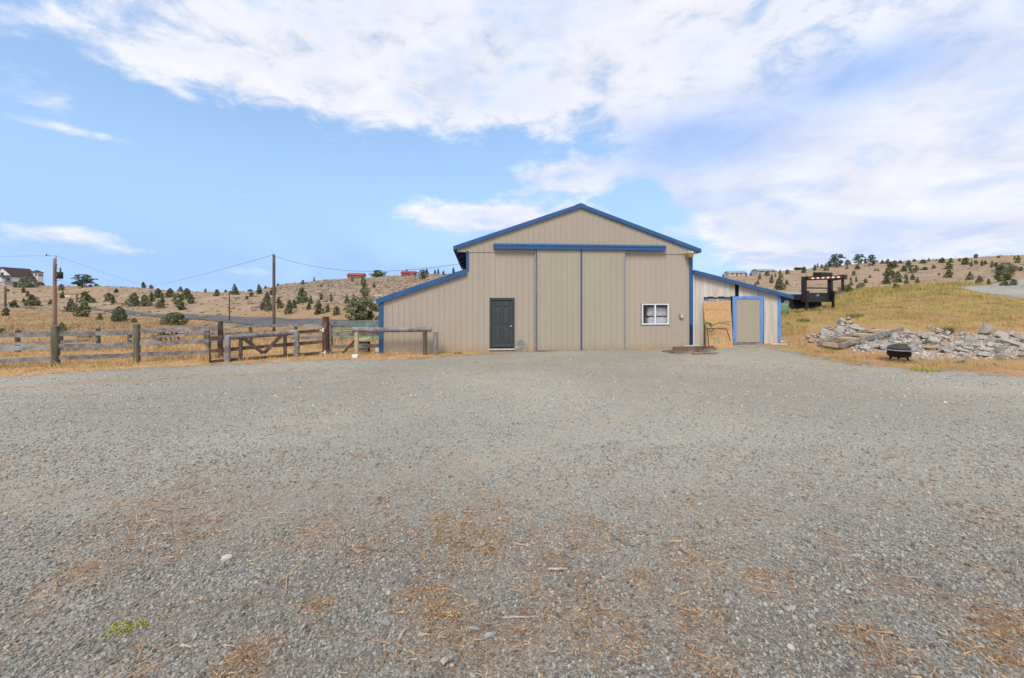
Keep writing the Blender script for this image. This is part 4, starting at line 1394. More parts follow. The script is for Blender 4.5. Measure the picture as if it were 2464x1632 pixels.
gbar('rail', 504, 815.5, 548, 812.5, .06, .13, 0)
MB().log(fg_(546, 813, .0), fg_(716, 799.5, .0), .088, .092, 10, 7, .05, .012).obj('top_log', 'grey_wood', gate)
gbar('rail', 712, 800, 778, 794, .05, .10, -.02)
gbar('rail', 504, 845, 780, 822, .055, .115, .0)
gbar('rail', 514, 870, 781, 848.5, .055, .10, .0)
for px, q0, q1, w, mat in ((547.5, 809, 872.5, .16, 'grey_wood'), (713, 796, 857.5, .165, 'grey_wood')):
    a, b = fg_(px, q1, .10), fg_(px, q0, .10)
    MB().bar(a, b, w, .10, up=(0, 1, 0)).obj('upright', mat, gate, bevel=.01)
for px, q0, q1 in ((579, 815, 864), (685.5, 806, 853)):
    a, b = fg_(px, q1, .05), fg_(px, q0, .05)
    MB().bar(a, b, .11, .05, up=(0, 1, 0)).obj('upright', 'brown_wood', gate)
for (p0, q0), (p1, q1) in (((586, 814), (633, 850)), ((677, 807), (634.5, 850))):
    a, b = fg_(p0, q0, .06), fg_(p1, q1, .06)
    MB().bar(a, b, .05, .115).obj('brace', 'brown_wood', gate)
MB().bar(fg_(505.5, 873, .0), fg_(504.5, 810, .0), .035, .035, up=(0, 1, 0)).obj('drop_bar', 'dark_metal', gate)
a = fg_(509.5, 873, 0)
MB().box(a.x - .055, a.x + .055, a.y - .05, a.y + .05, a.z - .02, a.z + .075).obj('wheel_block', 'dark_metal', gate)
for px, py in ((773, 794), (777.5, 848.5)):
    h = fg_(px, py, .10)
    hg = MB()
    hg.bar(h + Vector((-.07, -.02, 0)), h + Vector((.05, .02, .0)), .03, .05)
    hg.bar(h + Vector((.045, .02, -.075)), h + Vector((.05, .02, .085)), .06, .05, up=(0, 1, 0))
    hg.obj('hinge', 'hinge', gate)
a = fg_(784, 853, -.02)
post = MB().log((a.x, a.y, hz(a.x, a.y) - .3), (a.x, a.y, CAMH - (762 - HOR) / FPX * a.y), .125, .118, 12, 7, .025, .004).obj('gate_post', 'red_wood')
tag(post, 'tall thick reddish post carrying the white hinges of the gate', 'post')

f4 = plane_line(793, 16.15, 915, 16.95)
sf = thing('rail_fence', 'short grey rail fence between the tall gate post and the barn', 'fence')
b = f4(794.5, 775)
MB().bar((b.x, b.y, hz(b.x, b.y) - .2), b, .10, .09, up=(0, 1, 0)).obj('post', 'grey_wood', sf)
for (p0, q0), (p1, q1), h in (((796, 777.5), (914, 774), .16), ((797, 805), (914, 803.5), .14), ((796, 834), (914, 832), .13), ((797, 792.5), (822, 792), .06)):
    plank(f4(p0, q0, .05), f4(p1, q1, .05), .045, h, .0).obj('rail', 'grey_wood', sf)
db = f4(824, 849, .12)
o = MB().bar(f4(824, 849, .14), f4(855, 818, .09), .04, .09).obj('prop_board', 'brown_wood')
tag(o, 'brown board propped slantwise on the short fence by the barn', 'board')
o = MB().tube([f4(884, 789, -.25), f4(914, 752, -.15)], .022, 7).obj('prop_pole', 'tread_wood')
tag(o, 'thin tan pole leaning up behind the short fence at the barn corner', 'pole')

pipe = thing('pipe_panel', 'teal green pipe corral panel beyond the short fence', 'fence panel')
fp = plane_line(800, 21.5, 930, 22.4)
for px in (821, 868, 897, 925):
    a = fp(px, 780); MB().tube([(a.x, a.y, hz(a.x, a.y) - .05), a], .035, 7).obj('post', 'teal_pipe', pipe)
for q in (782, 788.5, 793, 797.5, 811):
    MB().tube([fp(821, q), fp(925, q - .6)], .03, 6).obj('rail', 'teal_pipe', pipe)

# scrap box behind the short fence
cb = f4(876, 850, -.5)
cx, cy, cz = cb.x, cb.y, hz(cb.x, cb.y)
crate = thing('wooden_crate', 'dark open wooden crate with slanted tan lid behind the hitching rail', 'crate', (cx, cy, cz), .12)
for z in (.02, .17, .30):
    MB().box(-.23, .23, -.20, -.17, z, z + .09).obj('slat', 'grey_wood', crate)
    MB().box(-.23, .23, .17, .20, z, z + .09).obj('slat', 'grey_wood', crate)
for x in (-.26, .23):
    MB().box(x, x + .03, -.20, .20, .0, .41).obj('side_board', 'brown_wood', crate)
MB().box(-.23, .23, -.16, .16, .0, .02).obj('bottom_board', 'shade_black', crate)  # shade inside the crate put into the colour of its bottom
MB().hexa([(-.3, -.26, .42), (.27, -.26, .47), (.27, .24, .56), (-.3, .24, .50), (-.3, -.26, .445), (.27, -.26, .495), (.27, .24, .585), (-.3, .24, .525)]).obj('lid', 'tread_wood', crate)
wb = f4(909, 852, -.2)
o = MB().hexa([(-.10, -.02, 0), (.08, -.02, 0), (.08, 0, 0), (-.10, 0, 0), (-.06, .10, .26), (.10, .10, .27), (.10, .12, .27), (-.06, .12, .26)]).obj('white_board', 'white_paint')
o.location = (wb.x, wb.y, hz(wb.x, wb.y)); tag(o, 'small white board leaning at the foot of the barn corner', 'board')
wbk = hit(855, 861)
o = MB().hexa([(-.115, -.06, 0), (.105, -.08, 0), (.10, .07, 0), (-.11, .08, 0), (-.105, -.05, .125), (.115, -.065, .14), (.11, .06, .135), (-.10, .07, .12)]).obj('white_block', 'white_paint', bevel=.015)
o.location = (wbk.x, wbk.y, wbk.z - .01); tag(o, 'white painted block lying below the left hitching rail post', 'block')

hr = thing('hitching_rail', 'grey log hitching rail on two posts before the left lean-to', 'hitching rail')
fh = plane_line(858, 16.06, 1022, 16.3)
MB().log(fh(848, 794, .0), fh(1038, 793, .0), .098, .095, 11, 9, .05, .012).obj('rail', 'grey_wood', hr)
for px, q, mat, r in ((858.5, 799, 'tread_wood', .085), (1022.5, 797, 'green_post', .078)):
    a = fh(px, q, -.0)
    MB().log((a.x, a.y, hz(a.x, a.y) - .2), a, r, r, 10, 5, .03, .004).obj('post', mat, hr)
a = fh(1048.5, 799.5, .05)
o = MB().log((a.x, a.y, hz(a.x, a.y) - .2), a, .088, .086, 11, 5, .03, .004).obj('short_post', 'grey_wood')
tag(o, 'short grey post standing alone right of the hitching rail', 'post')

# ------------------------------------------------------------------ scrap boards by the barn
random.seed(9)
LSC = [('long reddish board flat on the dirt below the barn siding', 1066, 846, 1125, 843, .06), ('dark brown board against the barn foot left of the green door', 1135, 844, 1188, 845, .09),
       ('short pale board before the others left of the green door', 1092, 852, 1110, 852, .05)]
for lb, p0, q0, p1, q1, w in LSC:
    a, b = hit(p0, q0), hit(p1, q1)
    o = plank(a + Vector((0, 0, .03)), b + Vector((0, 0, .04)), w * 2, .045).obj('scrap_board', 'scrap_brown')
    tag(o, lb, 'board', 'scrap boards along the barn')
for i in range(22):
    px = random.uniform(1612, 1700); py = random.uniform(841, 853)
    a = hit(px, py)
    L = random.uniform(.5, 1.3); an = random.gauss(0, .22)
    d = Vector((math.cos(an), math.sin(an), 0)) * L / 2
    zl = .03 + random.uniform(0, .10) * math.exp(-((px - 1660) / 25) ** 2)
    o = plank(a - d + Vector((0, 0, zl)), a + d + Vector((0, 0, zl + random.uniform(-.02, .06))), random.uniform(.05, .12), random.uniform(.025, .05)).obj('scrap_board', 'scrap_brown')
    tag(o, ('long' if L > 1.0 else ('short' if L < .7 else 'middling')) + ' rough brown board ' + ('at the left end of' if px < 1640 else ('at the right end of' if px > 1675 else 'in the middle of')) + ' the scrap heap' + (', front row' if py > 847 else ', back row'), 'board', 'scrap heap boards')
for px, py, L, an, lb in ((1664, 839, .62, .05, 'pale board lying across the top of the scrap heap'), (1874, 830, .55, -.25, 'thin white strip on the dirt at the right shed corner'),
                          (1882, 824, .35, .4, 'small pale offcut behind the white strip at the shed corner')):
    a = hit(px, py)
    d = Vector((math.cos(an), math.sin(an), 0)) * L / 2
    o = plank(a - d + Vector((0, 0, .10 if px == 1664 else .03)), a + d + Vector((0, 0, .12 if px == 1664 else .035)), .08, .04).obj('offcut', 'white_paint')
    tag(o, lb, 'board')

# ------------------------------------------------------------------ utility poles and wires
def pole(name, px, y, top, r0, r1, mat, label):
    g = at(px, y)
    t = thing(name, label, 'utility pole', g)
    h = CAMH - (top - HOR) / FPX * y - g.z
    MB().log((0, 0, -.4), (0, 0, h), r0, r1, 12, 8, .02, .006).obj('pole_shaft', mat, t, smooth=True)
    return t, g, h


t, g1, h1 = pole('utility_pole', 132, 40, 622, .17, .125, 'pole_tan', 'tan utility pole with black transformer behind the left fence')
S = 40 / FPX
MB().tube([(.10, 0, h1 - .1), (.11, 0, h1 + .18), (.115, 0, h1 + .27)], [.025, .03, .05], 8).obj('pin_insulator', 'insulator', t)
MB().bar((0, 0, h1 - .1), (.11, 0, h1), .03, .03).obj('pin_bracket', 'steel', t)
MB().tube([(-.35, 0, h1 + .22), (-.80, 0, h1 + .36)], .02, 6).obj('arm', 'insulator', t)
MB().tube([(-.82, 0, h1 + .22), (-.80, 0, h1 + .44)], [.06, .04], 7).obj('arm_insulator', 'insulator', t)
tz = CAMH - (671 - HOR) / FPX * 40 - g1.z
tr_ = MB().lathe([(0, tz), (.20, tz), (.235, tz + .03), (.235, tz + .60), (.21, tz + .65), (0, tz + .66)], 18, .50, -.02).obj('transformer', 'dark_metal', t, smooth=True)
MB().tube([(.56, -.02, tz + .64), (.56, -.02, tz + .75), (.55, -.02, tz + .95), (.54, -.02, tz + 1.1)], [.055, .075, .06, .03], 8).obj('bushing', 'insulator', tr_)
MB().bar((.10, 0, tz + .35), (.28, 0, tz + .35), .08, .25).obj('hanger', 'steel', tr_)
for z in (tz + .95, tz + 1.25):
    MB().tube([(.16, -.03, z), (.19, -.03, z + .12), (.17, -.03, z + .2)], [.05, .07, .03], 7).obj('insulator', 'insulator', t)
MB().tube([(.12, 0, tz - .25), (.35, 0, tz - .12), (.6, 0, tz - .12)], .02, 6).obj('service_arm', 'insulator', t)

t2, g2, h2 = pole('utility_pole', 659, 38, 613, .135, .115, 'pole_wood', 'dark brown utility pole behind the wooden gate')
MB().tube([(-.05, -.1, h2 - .05), (.06, -.1, h2 + .08)], .03, 6).obj('clevis', 'insulator', t2)
MB().tube([(.0, -.11, h2 - .12), (.16, -.14, h2 - .14)], .03, 6).obj('clevis', 'insulator', t2)
t3, g3, h3 = pole('marker_pole', 552, 60, 706, .07, .06, 'dark_metal', 'thin dark pole beside the asphalt road')
t3['category'] = 'pole'
t4, g4, h4 = pole('utility_pole', 13, 73, 689, .15, .13, 'pole_wood', 'weathered pole standing on the mound at the far left')
MB().box(-.25, -.12, -.1, .1, h4 * .45, h4 * .62).obj('meter_box', 'steel', t4)


def wire(label, a, b, sag, r=.009):
    a = Vector(a); b = Vector(b)
    pts = []
    for i in range(41):
        q = i / 40
        p = a.lerp(b, q); p.z -= sag * 4 * q * (1 - q)
        pts.append(p)
    o = MB().tube(pts, r, 5).obj('power_line', 'wire')
    return tag(o, label, 'wire')


top1 = g1 + Vector((.115, 0, h1 + .27))
top2 = g2 + Vector((-.05, -.1, h2 - .05))
wire('thin wire from the transformer pole off the left edge of the photo', top1, pt(-420, 612, 36), .12)
wire('thin wire falling from the transformer pole towards the far hill', top1, pt(520, 706, 175), 2.2)
wire('cable sagging from the dark pole down to the left hilltop', top2, pt(296, 694, 170), 1.0, .015)
eL = bl(-OV, 7.2, EAVE - .12)
wire('cable sagging from the dark pole to the barn eave', g2 + Vector((.16, -.14, h2 - .14)), eL, .85, .012)
wire('short low wire from the transformer pole into the big pine', g1 + Vector((.6, 0, tz - .12)), pt(178, 682, 150), .8)

# ------------------------------------------------------------------ fire pit, steps, trailer
pg = hit(2163, 869)
pit = thing('fire_pit', 'round black steel fire pit with mesh dome lid on the gravel edge', 'fire pit', (pg.x, pg.y, pg.z), .2)
pit.scale = (1.1, 1.1, .93)
MB().lathe([(.06, .13), (.22, .15), (.27, .19), (.285, .24), (.285, .41), (.30, .425), (.28, .43), (.265, .41), (.265, .24), (.2, .18), (.0, .165)], 28).obj('bowl', 'pit_black', pit, smooth=True)
MB().lathe([(.29, .395), (.43, .402), (.442, .42), (.43, .442), (.29, .430)], 32).obj('rim', 'pit_rim', pit, smooth=True)
for i in range(26):
    a = 2 * math.pi * i / 26
    for q in (0, 1):
        aa = a + q * .12
        o = MB().bar((.287 * math.cos(aa), .287 * math.sin(aa), .25 + q * .07), (.287 * math.cos(aa + .13), .287 * math.sin(aa + .13), .33 + q * .07), .006, .014)
        if q == 0:
            o.obj('bowl_lattice', 'rust_metal', pit)
dome = []
for i in range(9):
    th = math.pi / 2 * i / 8
    dome.append((.285 * math.cos(th) + .0005, .435 + .19 * math.sin(th)))
pmm = bpy.data.materials.new('wire_mesh'); pmm.use_nodes = True
gq = NT(pmm.node_tree); bq = gq.n['Principled BSDF']; bq.inputs['Base Color'].default_value = (.05, .042, .036, 1); bq.inputs['Roughness'].default_value = .7
wv1 = gq.node('ShaderNodeTexCoord').outputs['Object']
ck = gq.node('ShaderNodeTexChecker'); ck.inputs['Scale'].default_value = 160; gq.put(ck.inputs['Vector'], wv1)
tq = gq.node('ShaderNodeBsdfTransparent'); mq = gq.node('ShaderNodeMixShader')
gq.l.new(gq.m('ADD', gq.m('MULTIPLY', ck.outputs['Fac'], .35), .5), mq.inputs[0]); gq.l.new(tq.outputs[0], mq.inputs[1]); gq.l.new(bq.outputs[0], mq.inputs[2])
gq.l.new(mq.outputs[0], gq.n['Material Output'].inputs[0]); MATS['wire_mesh'] = pmm
lid = MB().lathe(dome, 28).obj('mesh_lid', 'wire_mesh', pit, smooth=True)
for i in range(4):
    a = math.pi * i / 4
    MB().tube([(.288 * math.cos(th) * math.cos(a), .288 * math.cos(th) * math.sin(a), .435 + .193 * math.sin(th)) for th in np.linspace(0, math.pi, 15)], .007, 5).obj('lid_rib', 'pit_black', lid)
MB().tube([(.286 * math.cos(a), .286 * math.sin(a), .437) for a in np.linspace(0, 2 * math.pi, 33)], .009, 5, cap=False).obj('lid_hoop', 'pit_black', lid)
MB().tube([(-.03, 0, .625), (-.03, 0, .665), (.03, 0, .665), (.03, 0, .625)], .007, 5).obj('lid_handle', 'pit_black', lid)
for i in range(3):
    a = 2 * math.pi * i / 3 - .45
    c, s_ = math.cos(a), math.sin(a)
    MB().tube([(.17 * c, .17 * s_, .17), (.225 * c, .225 * s_, .11), (.24 * c, .24 * s_, .045), (.265 * c, .265 * s_, -.01)], [.035, .03, .026, .03], 8).obj('leg', 'pit_black', pit, smooth=True)

# wooden steps up the bank
steps = thing('wooden_steps', 'wooden garden steps with grey stringers and tan treads set in the bank', 'steps')
A0 = pt(1969, 826, 17.5); A1 = pt(2104, 792, 18.6)
B0 = pt(2019, 832, 16.8); B1 = pt(2172, 792, 17.7)
MB().bar(A0, A1, .09, .17).obj('stringer', 'fresh_beam', steps)
MB().bar(B0, B1, .09, .17).obj('stringer', 'fresh_beam', steps)
for i, t in enumerate((.10, .36, .62, .88)):
    a = A0.lerp(A1, t); b = B0.lerp(B1, t - .02)
    w = .30
    d = (A1 - A0); d.z = 0; d.normalize()
    up = Vector((0, 0, .035 + .05 * (i == 0)))
    q = [a - d * w / 2 - up * 1.4, b - d * w / 2 - up * 1.4, b + d * w / 2 - up * 1.4 + Vector((0, 0, .02)), a + d * w / 2 - up * 1.4 + Vector((0, 0, .02))]
    MB().hexa(q + [p + Vector((0, 0, .085)) for p in q]).obj('tread', 'tread_wood', steps)
a = A0.lerp(A1, .0); b = B0.lerp(B1, .0)
MB().bar(a.lerp(b, .22), a.lerp(b, .95), .04, .16).obj('riser', 'tread_wood', steps)

# gooseneck trailer on the bank
Lp = Vector((xat(1940, 25.7), 25.7)); Rp = Vector((xat(2003, 26.6), 26.6))
mid = (Lp + Rp) / 2
ang = math.atan2(Rp.y - Lp.y, Rp.x - Lp.x)
gz = hz(mid.x, mid.y)
HW = (Rp - Lp).length / 2
trl = thing('gooseneck_trailer', 'black gooseneck flatbed trailer with red and white tape beyond the shed', 'trailer', (mid.x, mid.y, gz), ang)
zL, zR = hz(Lp.x, Lp.y) - gz, hz(Rp.x, Rp.y) - gz
TILT = .05
D = lambda nm, mb, mat='dark_metal', par=None: mb.obj(nm, mat, par or trl)
for sx, zg in ((-1, zL), (1, zR)):
    D('jack_leg', MB().box(sx * HW - .06, sx * HW + .06, -.10, .02, zg - .05, .75), 'rust_metal')
    D('jack_foot', MB().box(sx * HW - .11, sx * HW + .11, -.15, .07, zg - .04, zg + .015), 'rust_metal')
    D('upright', MB().box(sx * HW - .10, sx * HW + .10, .021, .24, .46, 1.88))
    D('jack_sleeve', MB().box(sx * HW - .085, sx * HW + .085, -.13, .021, .75, 1.15))
MB().box(-HW + .11, HW - .11, .05, .20, .44, 1.02).obj('tool_box', 'dark_metal', trl)
MB().box(-.22, .02, .03, .05, .80, .93).obj('name_plate', 'steel', trl)
D('cross_bar', MB().box(-HW + .101, HW - .101, .09, .17, 1.28, 1.36))
D('top_beam', MB().box(-HW - .12, HW + .12, .0, .22, 1.881, 2.02))
# neck: two beams meeting at the coupler
C = Vector((.42, -1.05, 1.94))
D('neck_beam', MB().bar((-HW + .1, .0, 1.90), (C.x - .1, C.y, C.z + .02), .12, .24))
D('neck_beam', MB().bar((HW - .1, .0, 1.90), (C.x + .1, C.y, C.z + .02), .12, .24))
D('neck_cross', MB().bar((-HW * .30, -.5, 1.96), (HW * .72, -.5, 1.96), .10, .12))
D('neck_box', MB().box(-.70, .35, -.55, -.05, 2.03, 2.27), 'dark_metal')
D('coupler', MB().box(C.x - .16, C.x + .16, C.y - .18, C.y + .12, C.z - .12, C.z + .16))
D('coupler_tube', MB().tube([(C.x, C.y - .02, C.z - .05), (C.x, C.y - .02, C.z - .62), (C.x, C.y - .02, C.z - .78)], [.075, .075, .06], 10))
# reflective tape along the outer neck beam, alternating red and white
pa = Vector((-HW + .12, -.075, 1.905)); pb = Vector((C.x - .12, C.y - .05, C.z + .03))
dd = pb - pa
nn = Vector((dd.y, -dd.x, 0)).normalized()
if nn.y > 0:
    nn = -nn
for i in range(13):
    q0 = pa + dd * (i / 13) + nn * .048; q1 = pa + dd * ((i + .97) / 13) + nn * .048
    MB().bar(q0, q1, .008, .085).obj('reflective_tape', 'tape_red' if i % 2 == 0 else 'tape_white', trl)
# deck, side rails, fenders, wheels
D('deck', MB().box(-HW - .1, HW + .1, .25, 8.2, .82, .90), 'grey_wood')
for sx in (-1, 1):
    D('side_rail', MB().box(sx * (HW + .10) - .06, sx * (HW + .10) + .06, .245, 8.2, .58, .93))
    D('main_beam', MB().box(sx * .5 - .08, sx * .5 + .08, .25, 8.2, .45, .819))
    for yy in (1.15, 2.05):
        wl = MB()
        wl.tube([(sx * (HW + .02) - .12, yy, .36), (sx * (HW + .02) + .12, yy, .36)], .37, 20)
        w = wl.obj('wheel', 'rubber', trl)
        MB().tube([(sx * (HW + .02) - .125, yy, .36), (sx * (HW + .02) + .125, yy, .36)], .19, 14).obj('rim', 'steel', w)
    D('fender', MB().box(sx * (HW + .02) - .16, sx * (HW + .02) + .16, .7, 2.55, .78, .815))
D('mud_flap', MB().box(-HW - .2, HW + .2, .78, .80, .10, .75), 'rubber')
MB().tube([(-HW + .0, .3, .92), (-HW + .25, .35, 1.05), (-HW - .25, .6, 1.5), (-HW - .2, .6, 1.72)], .02, 6).obj('safety_cable', 'zinc_white', trl)
D('hitch_lights', MB().box(HW + .12, HW + .30, .05, .2, .70, .86))

tk = at(1884, 24.6)
tank = MB().lathe([(0, 0), (.26, 0), (.30, .05), (.31, .3), (.30, .55), (.24, .66), (.08, .70), (0, .70)], 18).obj('barrel', 'tank_green', None, True)
tank.location = (tk.x, tk.y, tk.z - .05)
tag(tank, 'pale green rounded barrel beside the black trailer wheels', 'barrel')

# ------------------------------------------------------------------ far houses
def gable_house(t, L, W, H, roofh, wall, roof, over=.35, wins=(), door=None, z0=0.0):
    """gabled block: ridge along local x, front towards local -y"""
    mb = MB()
    mb.box(-L / 2, L / 2, -W / 2, W / 2, z0 - 1.2, z0 + H)
    mb.add([(-L / 2, -W / 2, z0 + H), (-L / 2, W / 2, z0 + H), (-L / 2, 0, z0 + H + roofh)], [(0, 1, 2)])
    mb.add([(L / 2, -W / 2, z0 + H), (L / 2, W / 2, z0 + H), (L / 2, 0, z0 + H + roofh)], [(0, 2, 1)])
    w = mb.obj('wall', wall, t)
    k = roofh / (W / 2)
    for sg in (-1, 1):
        e = W / 2 + over
        ze = z0 + H - over * k
        zr = z0 + H + roofh
        r = MB()
        r.hexa([(-L / 2 - over, sg * e, ze + .02), (L / 2 + over, sg * e, ze + .02), (L / 2 + over, 0, zr + .02), (-L / 2 - over, 0, zr + .02),
                (-L / 2 - over, sg * e, ze + .2), (L / 2 + over, sg * e, ze + .2), (L / 2 + over, 0, zr + .2), (-L / 2 - over, 0, zr + .2)])
        r.obj('roof', roof, t)
    for face, u, z, w_, h_ in wins:
        if face == 'f':
            q = MB().box(u - w_ / 2 - .08, u + w_ / 2 + .08, -W / 2 - .06, -W / 2 - .005, z - .08, z + h_ + .08).obj('window', 'white_paint', t)
            MB().box(u - w_ / 2, u + w_ / 2, -W / 2 - .08, -W / 2 - .061, z, z + h_).obj('pane', 'window_dark', q)
        else:
            sg = -1 if face == 'l' else 1
            x = sg * L / 2
            q = MB().box(min(x, x + sg * .06), max(x, x + sg * .06), u - w_ / 2 - .08, u + w_ / 2 + .08, z - .08, z + h_ + .08).obj('window', 'white_paint', t)
            MB().box(min(x + sg * .061, x + sg * .08), max(x + sg * .061, x + sg * .08), u - w_ / 2, u + w_ / 2, z, z + h_).obj('pane', 'window_dark', q)
    if door:
        u, w_, h_ = door
        MB().box(u - w_ / 2, u + w_ / 2, -W / 2 - .05, -W / 2 - .004, z0, z0 + h_).obj('door', 'brown_wood', t)


hb = at(38, 196)
ho = thing('white_house', 'large white house with brown roof and corner tower on the left hilltop', 'house', (hb.x, hb.y, hb.z + .9), R(100))
gable_house(ho, 12.5, 8.0, 3.0, 3.9, 'white_paint', 'brown_roof', .5, wins=[('l', 0.0, 3.3, 1.2, 1.3), ('l', -2.4, .8, 1.0, 1.2), ('l', 2.4, .8, 1.2, 1.3), ('f', -2, 1.0, 1.3, 1.3), ('f', .6, 1.0, 1.3, 1.3), ('f', 3.0, 1.0, .9, 1.3)])
tw = MB().box(4.4, 7.4, -5.2, -2.2, -1.2, 5.2).obj('tower', 'white_paint', ho)
MB().add([(4.0, -5.6, 5.2), (7.8, -5.6, 5.2), (7.8, -1.8, 5.2), (4.0, -1.8, 5.2), (5.9, -3.7, 6.6)], [(0, 1, 4), (1, 2, 4), (2, 3, 4), (3, 0, 4), (3, 2, 1, 0)]).obj('tower_roof', 'brown_roof', tw)
for u in (5.0, 5.9, 6.8):
    MB().box(u - .28, u + .28, -5.26, -5.201, 3.4, 4.7).obj('window', 'window_dark', tw)
for v in (-4.5, -3.0):
    MB().box(4.34, 4.399, v - .3, v + .3, 3.4, 4.7).obj('window', 'window_dark', tw)
po = MB().box(-10.5, -6.3, -4.4, 3.6, .0, .25).obj('deck', 'grey_wood', ho)
MB().hexa([(-10.2, -3.8, 2.3), (-6.3, -3.8, 3.1), (-6.3, .6, 3.1), (-10.2, .6, 2.3), (-10.2, -3.8, 2.5), (-6.3, -3.8, 3.3), (-6.3, .6, 3.3), (-10.2, .6, 2.5)]).obj('porch_roof', 'brown_roof', ho)
for y in (-4.3, -2.3, -.3, 1.7, 3.5):
    MB().box(-10.45, -10.3, y - .08, y + .08, -2.2, 1.2).obj('deck_post', 'white_paint', po)
MB().box(-10.45, -10.35, -4.4, 3.6, 1.1, 1.25).obj('deck_rail', 'white_paint', po)
MB().box(-10.3, -6.3, -4.4, 3.6, -2.4, -.01).obj('deck_base', 'cream_paint', po)
MB().hexa([(-6.0, -6.8, -1.6), (-3.6, -6.8, -1.6), (-3.6, -4.1, -1.0), (-6.0, -4.1, -1.0), (-6.0, -6.8, -1.2), (-3.6, -6.8, -1.2), (-3.6, -4.1, .5), (-6.0, -4.1, .5)]).obj('stairs', 'grey_wood', ho)


def crest(px):
    ys = YS[YS > 90]
    g = height(xat(px, ys), ys)
    return float(ys[int(np.argmin(HOR - (g - CAMH) / ys * FPX))])


def house_on(name, px, y, rz, label, cat, dz, *a, **k):
    b = at(px, y)
    t = thing(name, label, cat, (b.x, b.y, b.z + dz), rz)
    gable_house(t, *a, **k)
    return t


yc = crest(858)
t = house_on('red_cabin', 858, yc - 2, R(8), 'red cabin with timber wall on the ridge left of the bushy green tree', 'cabin', -.1, 6.2, 5, 1.5, .9, 'timber_wall', 'red_roof', .3, wins=[('f', -1.5, .4, .8, .7), ('f', 1.0, .4, .8, .7)])
yc = crest(984)
t = house_on('red_cabin', 984, yc - 1, R(5), 'low red cabin on the ridge just above the lean-to roof', 'cabin', -.2, 5.4, 4.5, 1.2, .7, 'red_paint', 'red_roof', .2, wins=[('f', 1.4, .3, .7, .6)])
yc = crest(1766)
house_on('ranch_house', 1768, yc - 3, R(-6), 'white low house on the right ridge beside the dark red tree', 'house', .0, 11, 7, 2.2, 1.3, 'cream_paint', 'grey_roof', .4, wins=[('f', -3, .8, 1.2, 1), ('f', 2.5, .8, 1.2, 1)], door=(0, .9, 2))
house_on('ranch_house', 1838, crest(1838) - 6, R(4), 'long low house with pale roof on the right ridge', 'house', .2, 13, 7, 2.0, 1.2, 'cream_paint', 'grey_roof', .5, wins=[('f', -4, .8, 1.5, 1), ('f', .5, .8, 1.5, 1), ('f', 4, .8, 1.2, 1)])
house_on('ridge_cabin', 1925, crest(1925) - 2, R(0), 'small dark flat cabin on the right ridge among junipers', 'cabin', -.1, 5.0, 4, 1.2, .35, 'brown_wood', 'brown_roof', .6, wins=[('f', 0, .3, 1, .6)])
wb_ = hit(1896, 712, 45)
house_on('white_outbuilding', 1896, 88, R(20), 'white metal outbuilding in the valley behind the shed roof', 'outbuilding', .0, 5.5, 4.0, 1.3, .5, 'white_paint', 'grey_roof', .2, wins=[('f', 1.6, .6, .4, .4)])
house_on('white_outbuilding', 2012, 112, R(10), 'small white building seen through the black trailer neck', 'outbuilding', -.4, 3.6, 3.0, 1.3, .6, 'white_paint', 'brown_roof', .2, wins=[('f', .8, .5, .5, .5)])

# ranch gateway far left
rg = hit(160, 729, 60)
gw = thing('ranch_gateway', 'far timber gateway with white hanging sign among the left junipers', 'gateway', (rg.x, rg.y, rg.z))
k = rg.y / FPX
for dx in (-24, 25):
    MB().box(dx * k - .12, dx * k + .12, -.1, .1, -.4, 20 * k).obj('post', 'brown_wood', gw)
MB().box(-25 * k, 27 * k, -.13, .13, 20 * k, 21.6 * k).obj('cross_beam', 'brown_wood', gw)
MB().box(-3 * k, 8 * k, -.05, .05, 14.5 * k, 17.5 * k).obj('sign_board', 'white_paint', gw)

# picnic table beyond the fence
tb = hit(364, 826)
tbl = thing('picnic_table', 'dark wooden picnic table in the dry grass behind the left fence', 'table', (tb.x - .1, tb.y + 1.2, hz(tb.x - .1, tb.y + 1.2)), .25)
for i in range(5):
    MB().box(-.45, .40, -.33 + i * .135, -.21 + i * .135, .66, .70).obj('top_board', 'brown_wood', tbl)
for yy in (-.70, .50):
    MB().box(-.50, .45, yy, yy + .22, .38, .42).obj('bench', 'brown_wood', tbl)
for xx in (-.32, .28):
    for sg in (-1, 1):
        MB().bar((xx, sg * .55, 0), (xx, sg * .12, .66), .06, .09).obj('leg', 'brown_wood', tbl)
    MB().box(xx - .03, xx + .03, -.72, .72, .32, .379).obj('bench_beam', 'brown_wood', tbl)


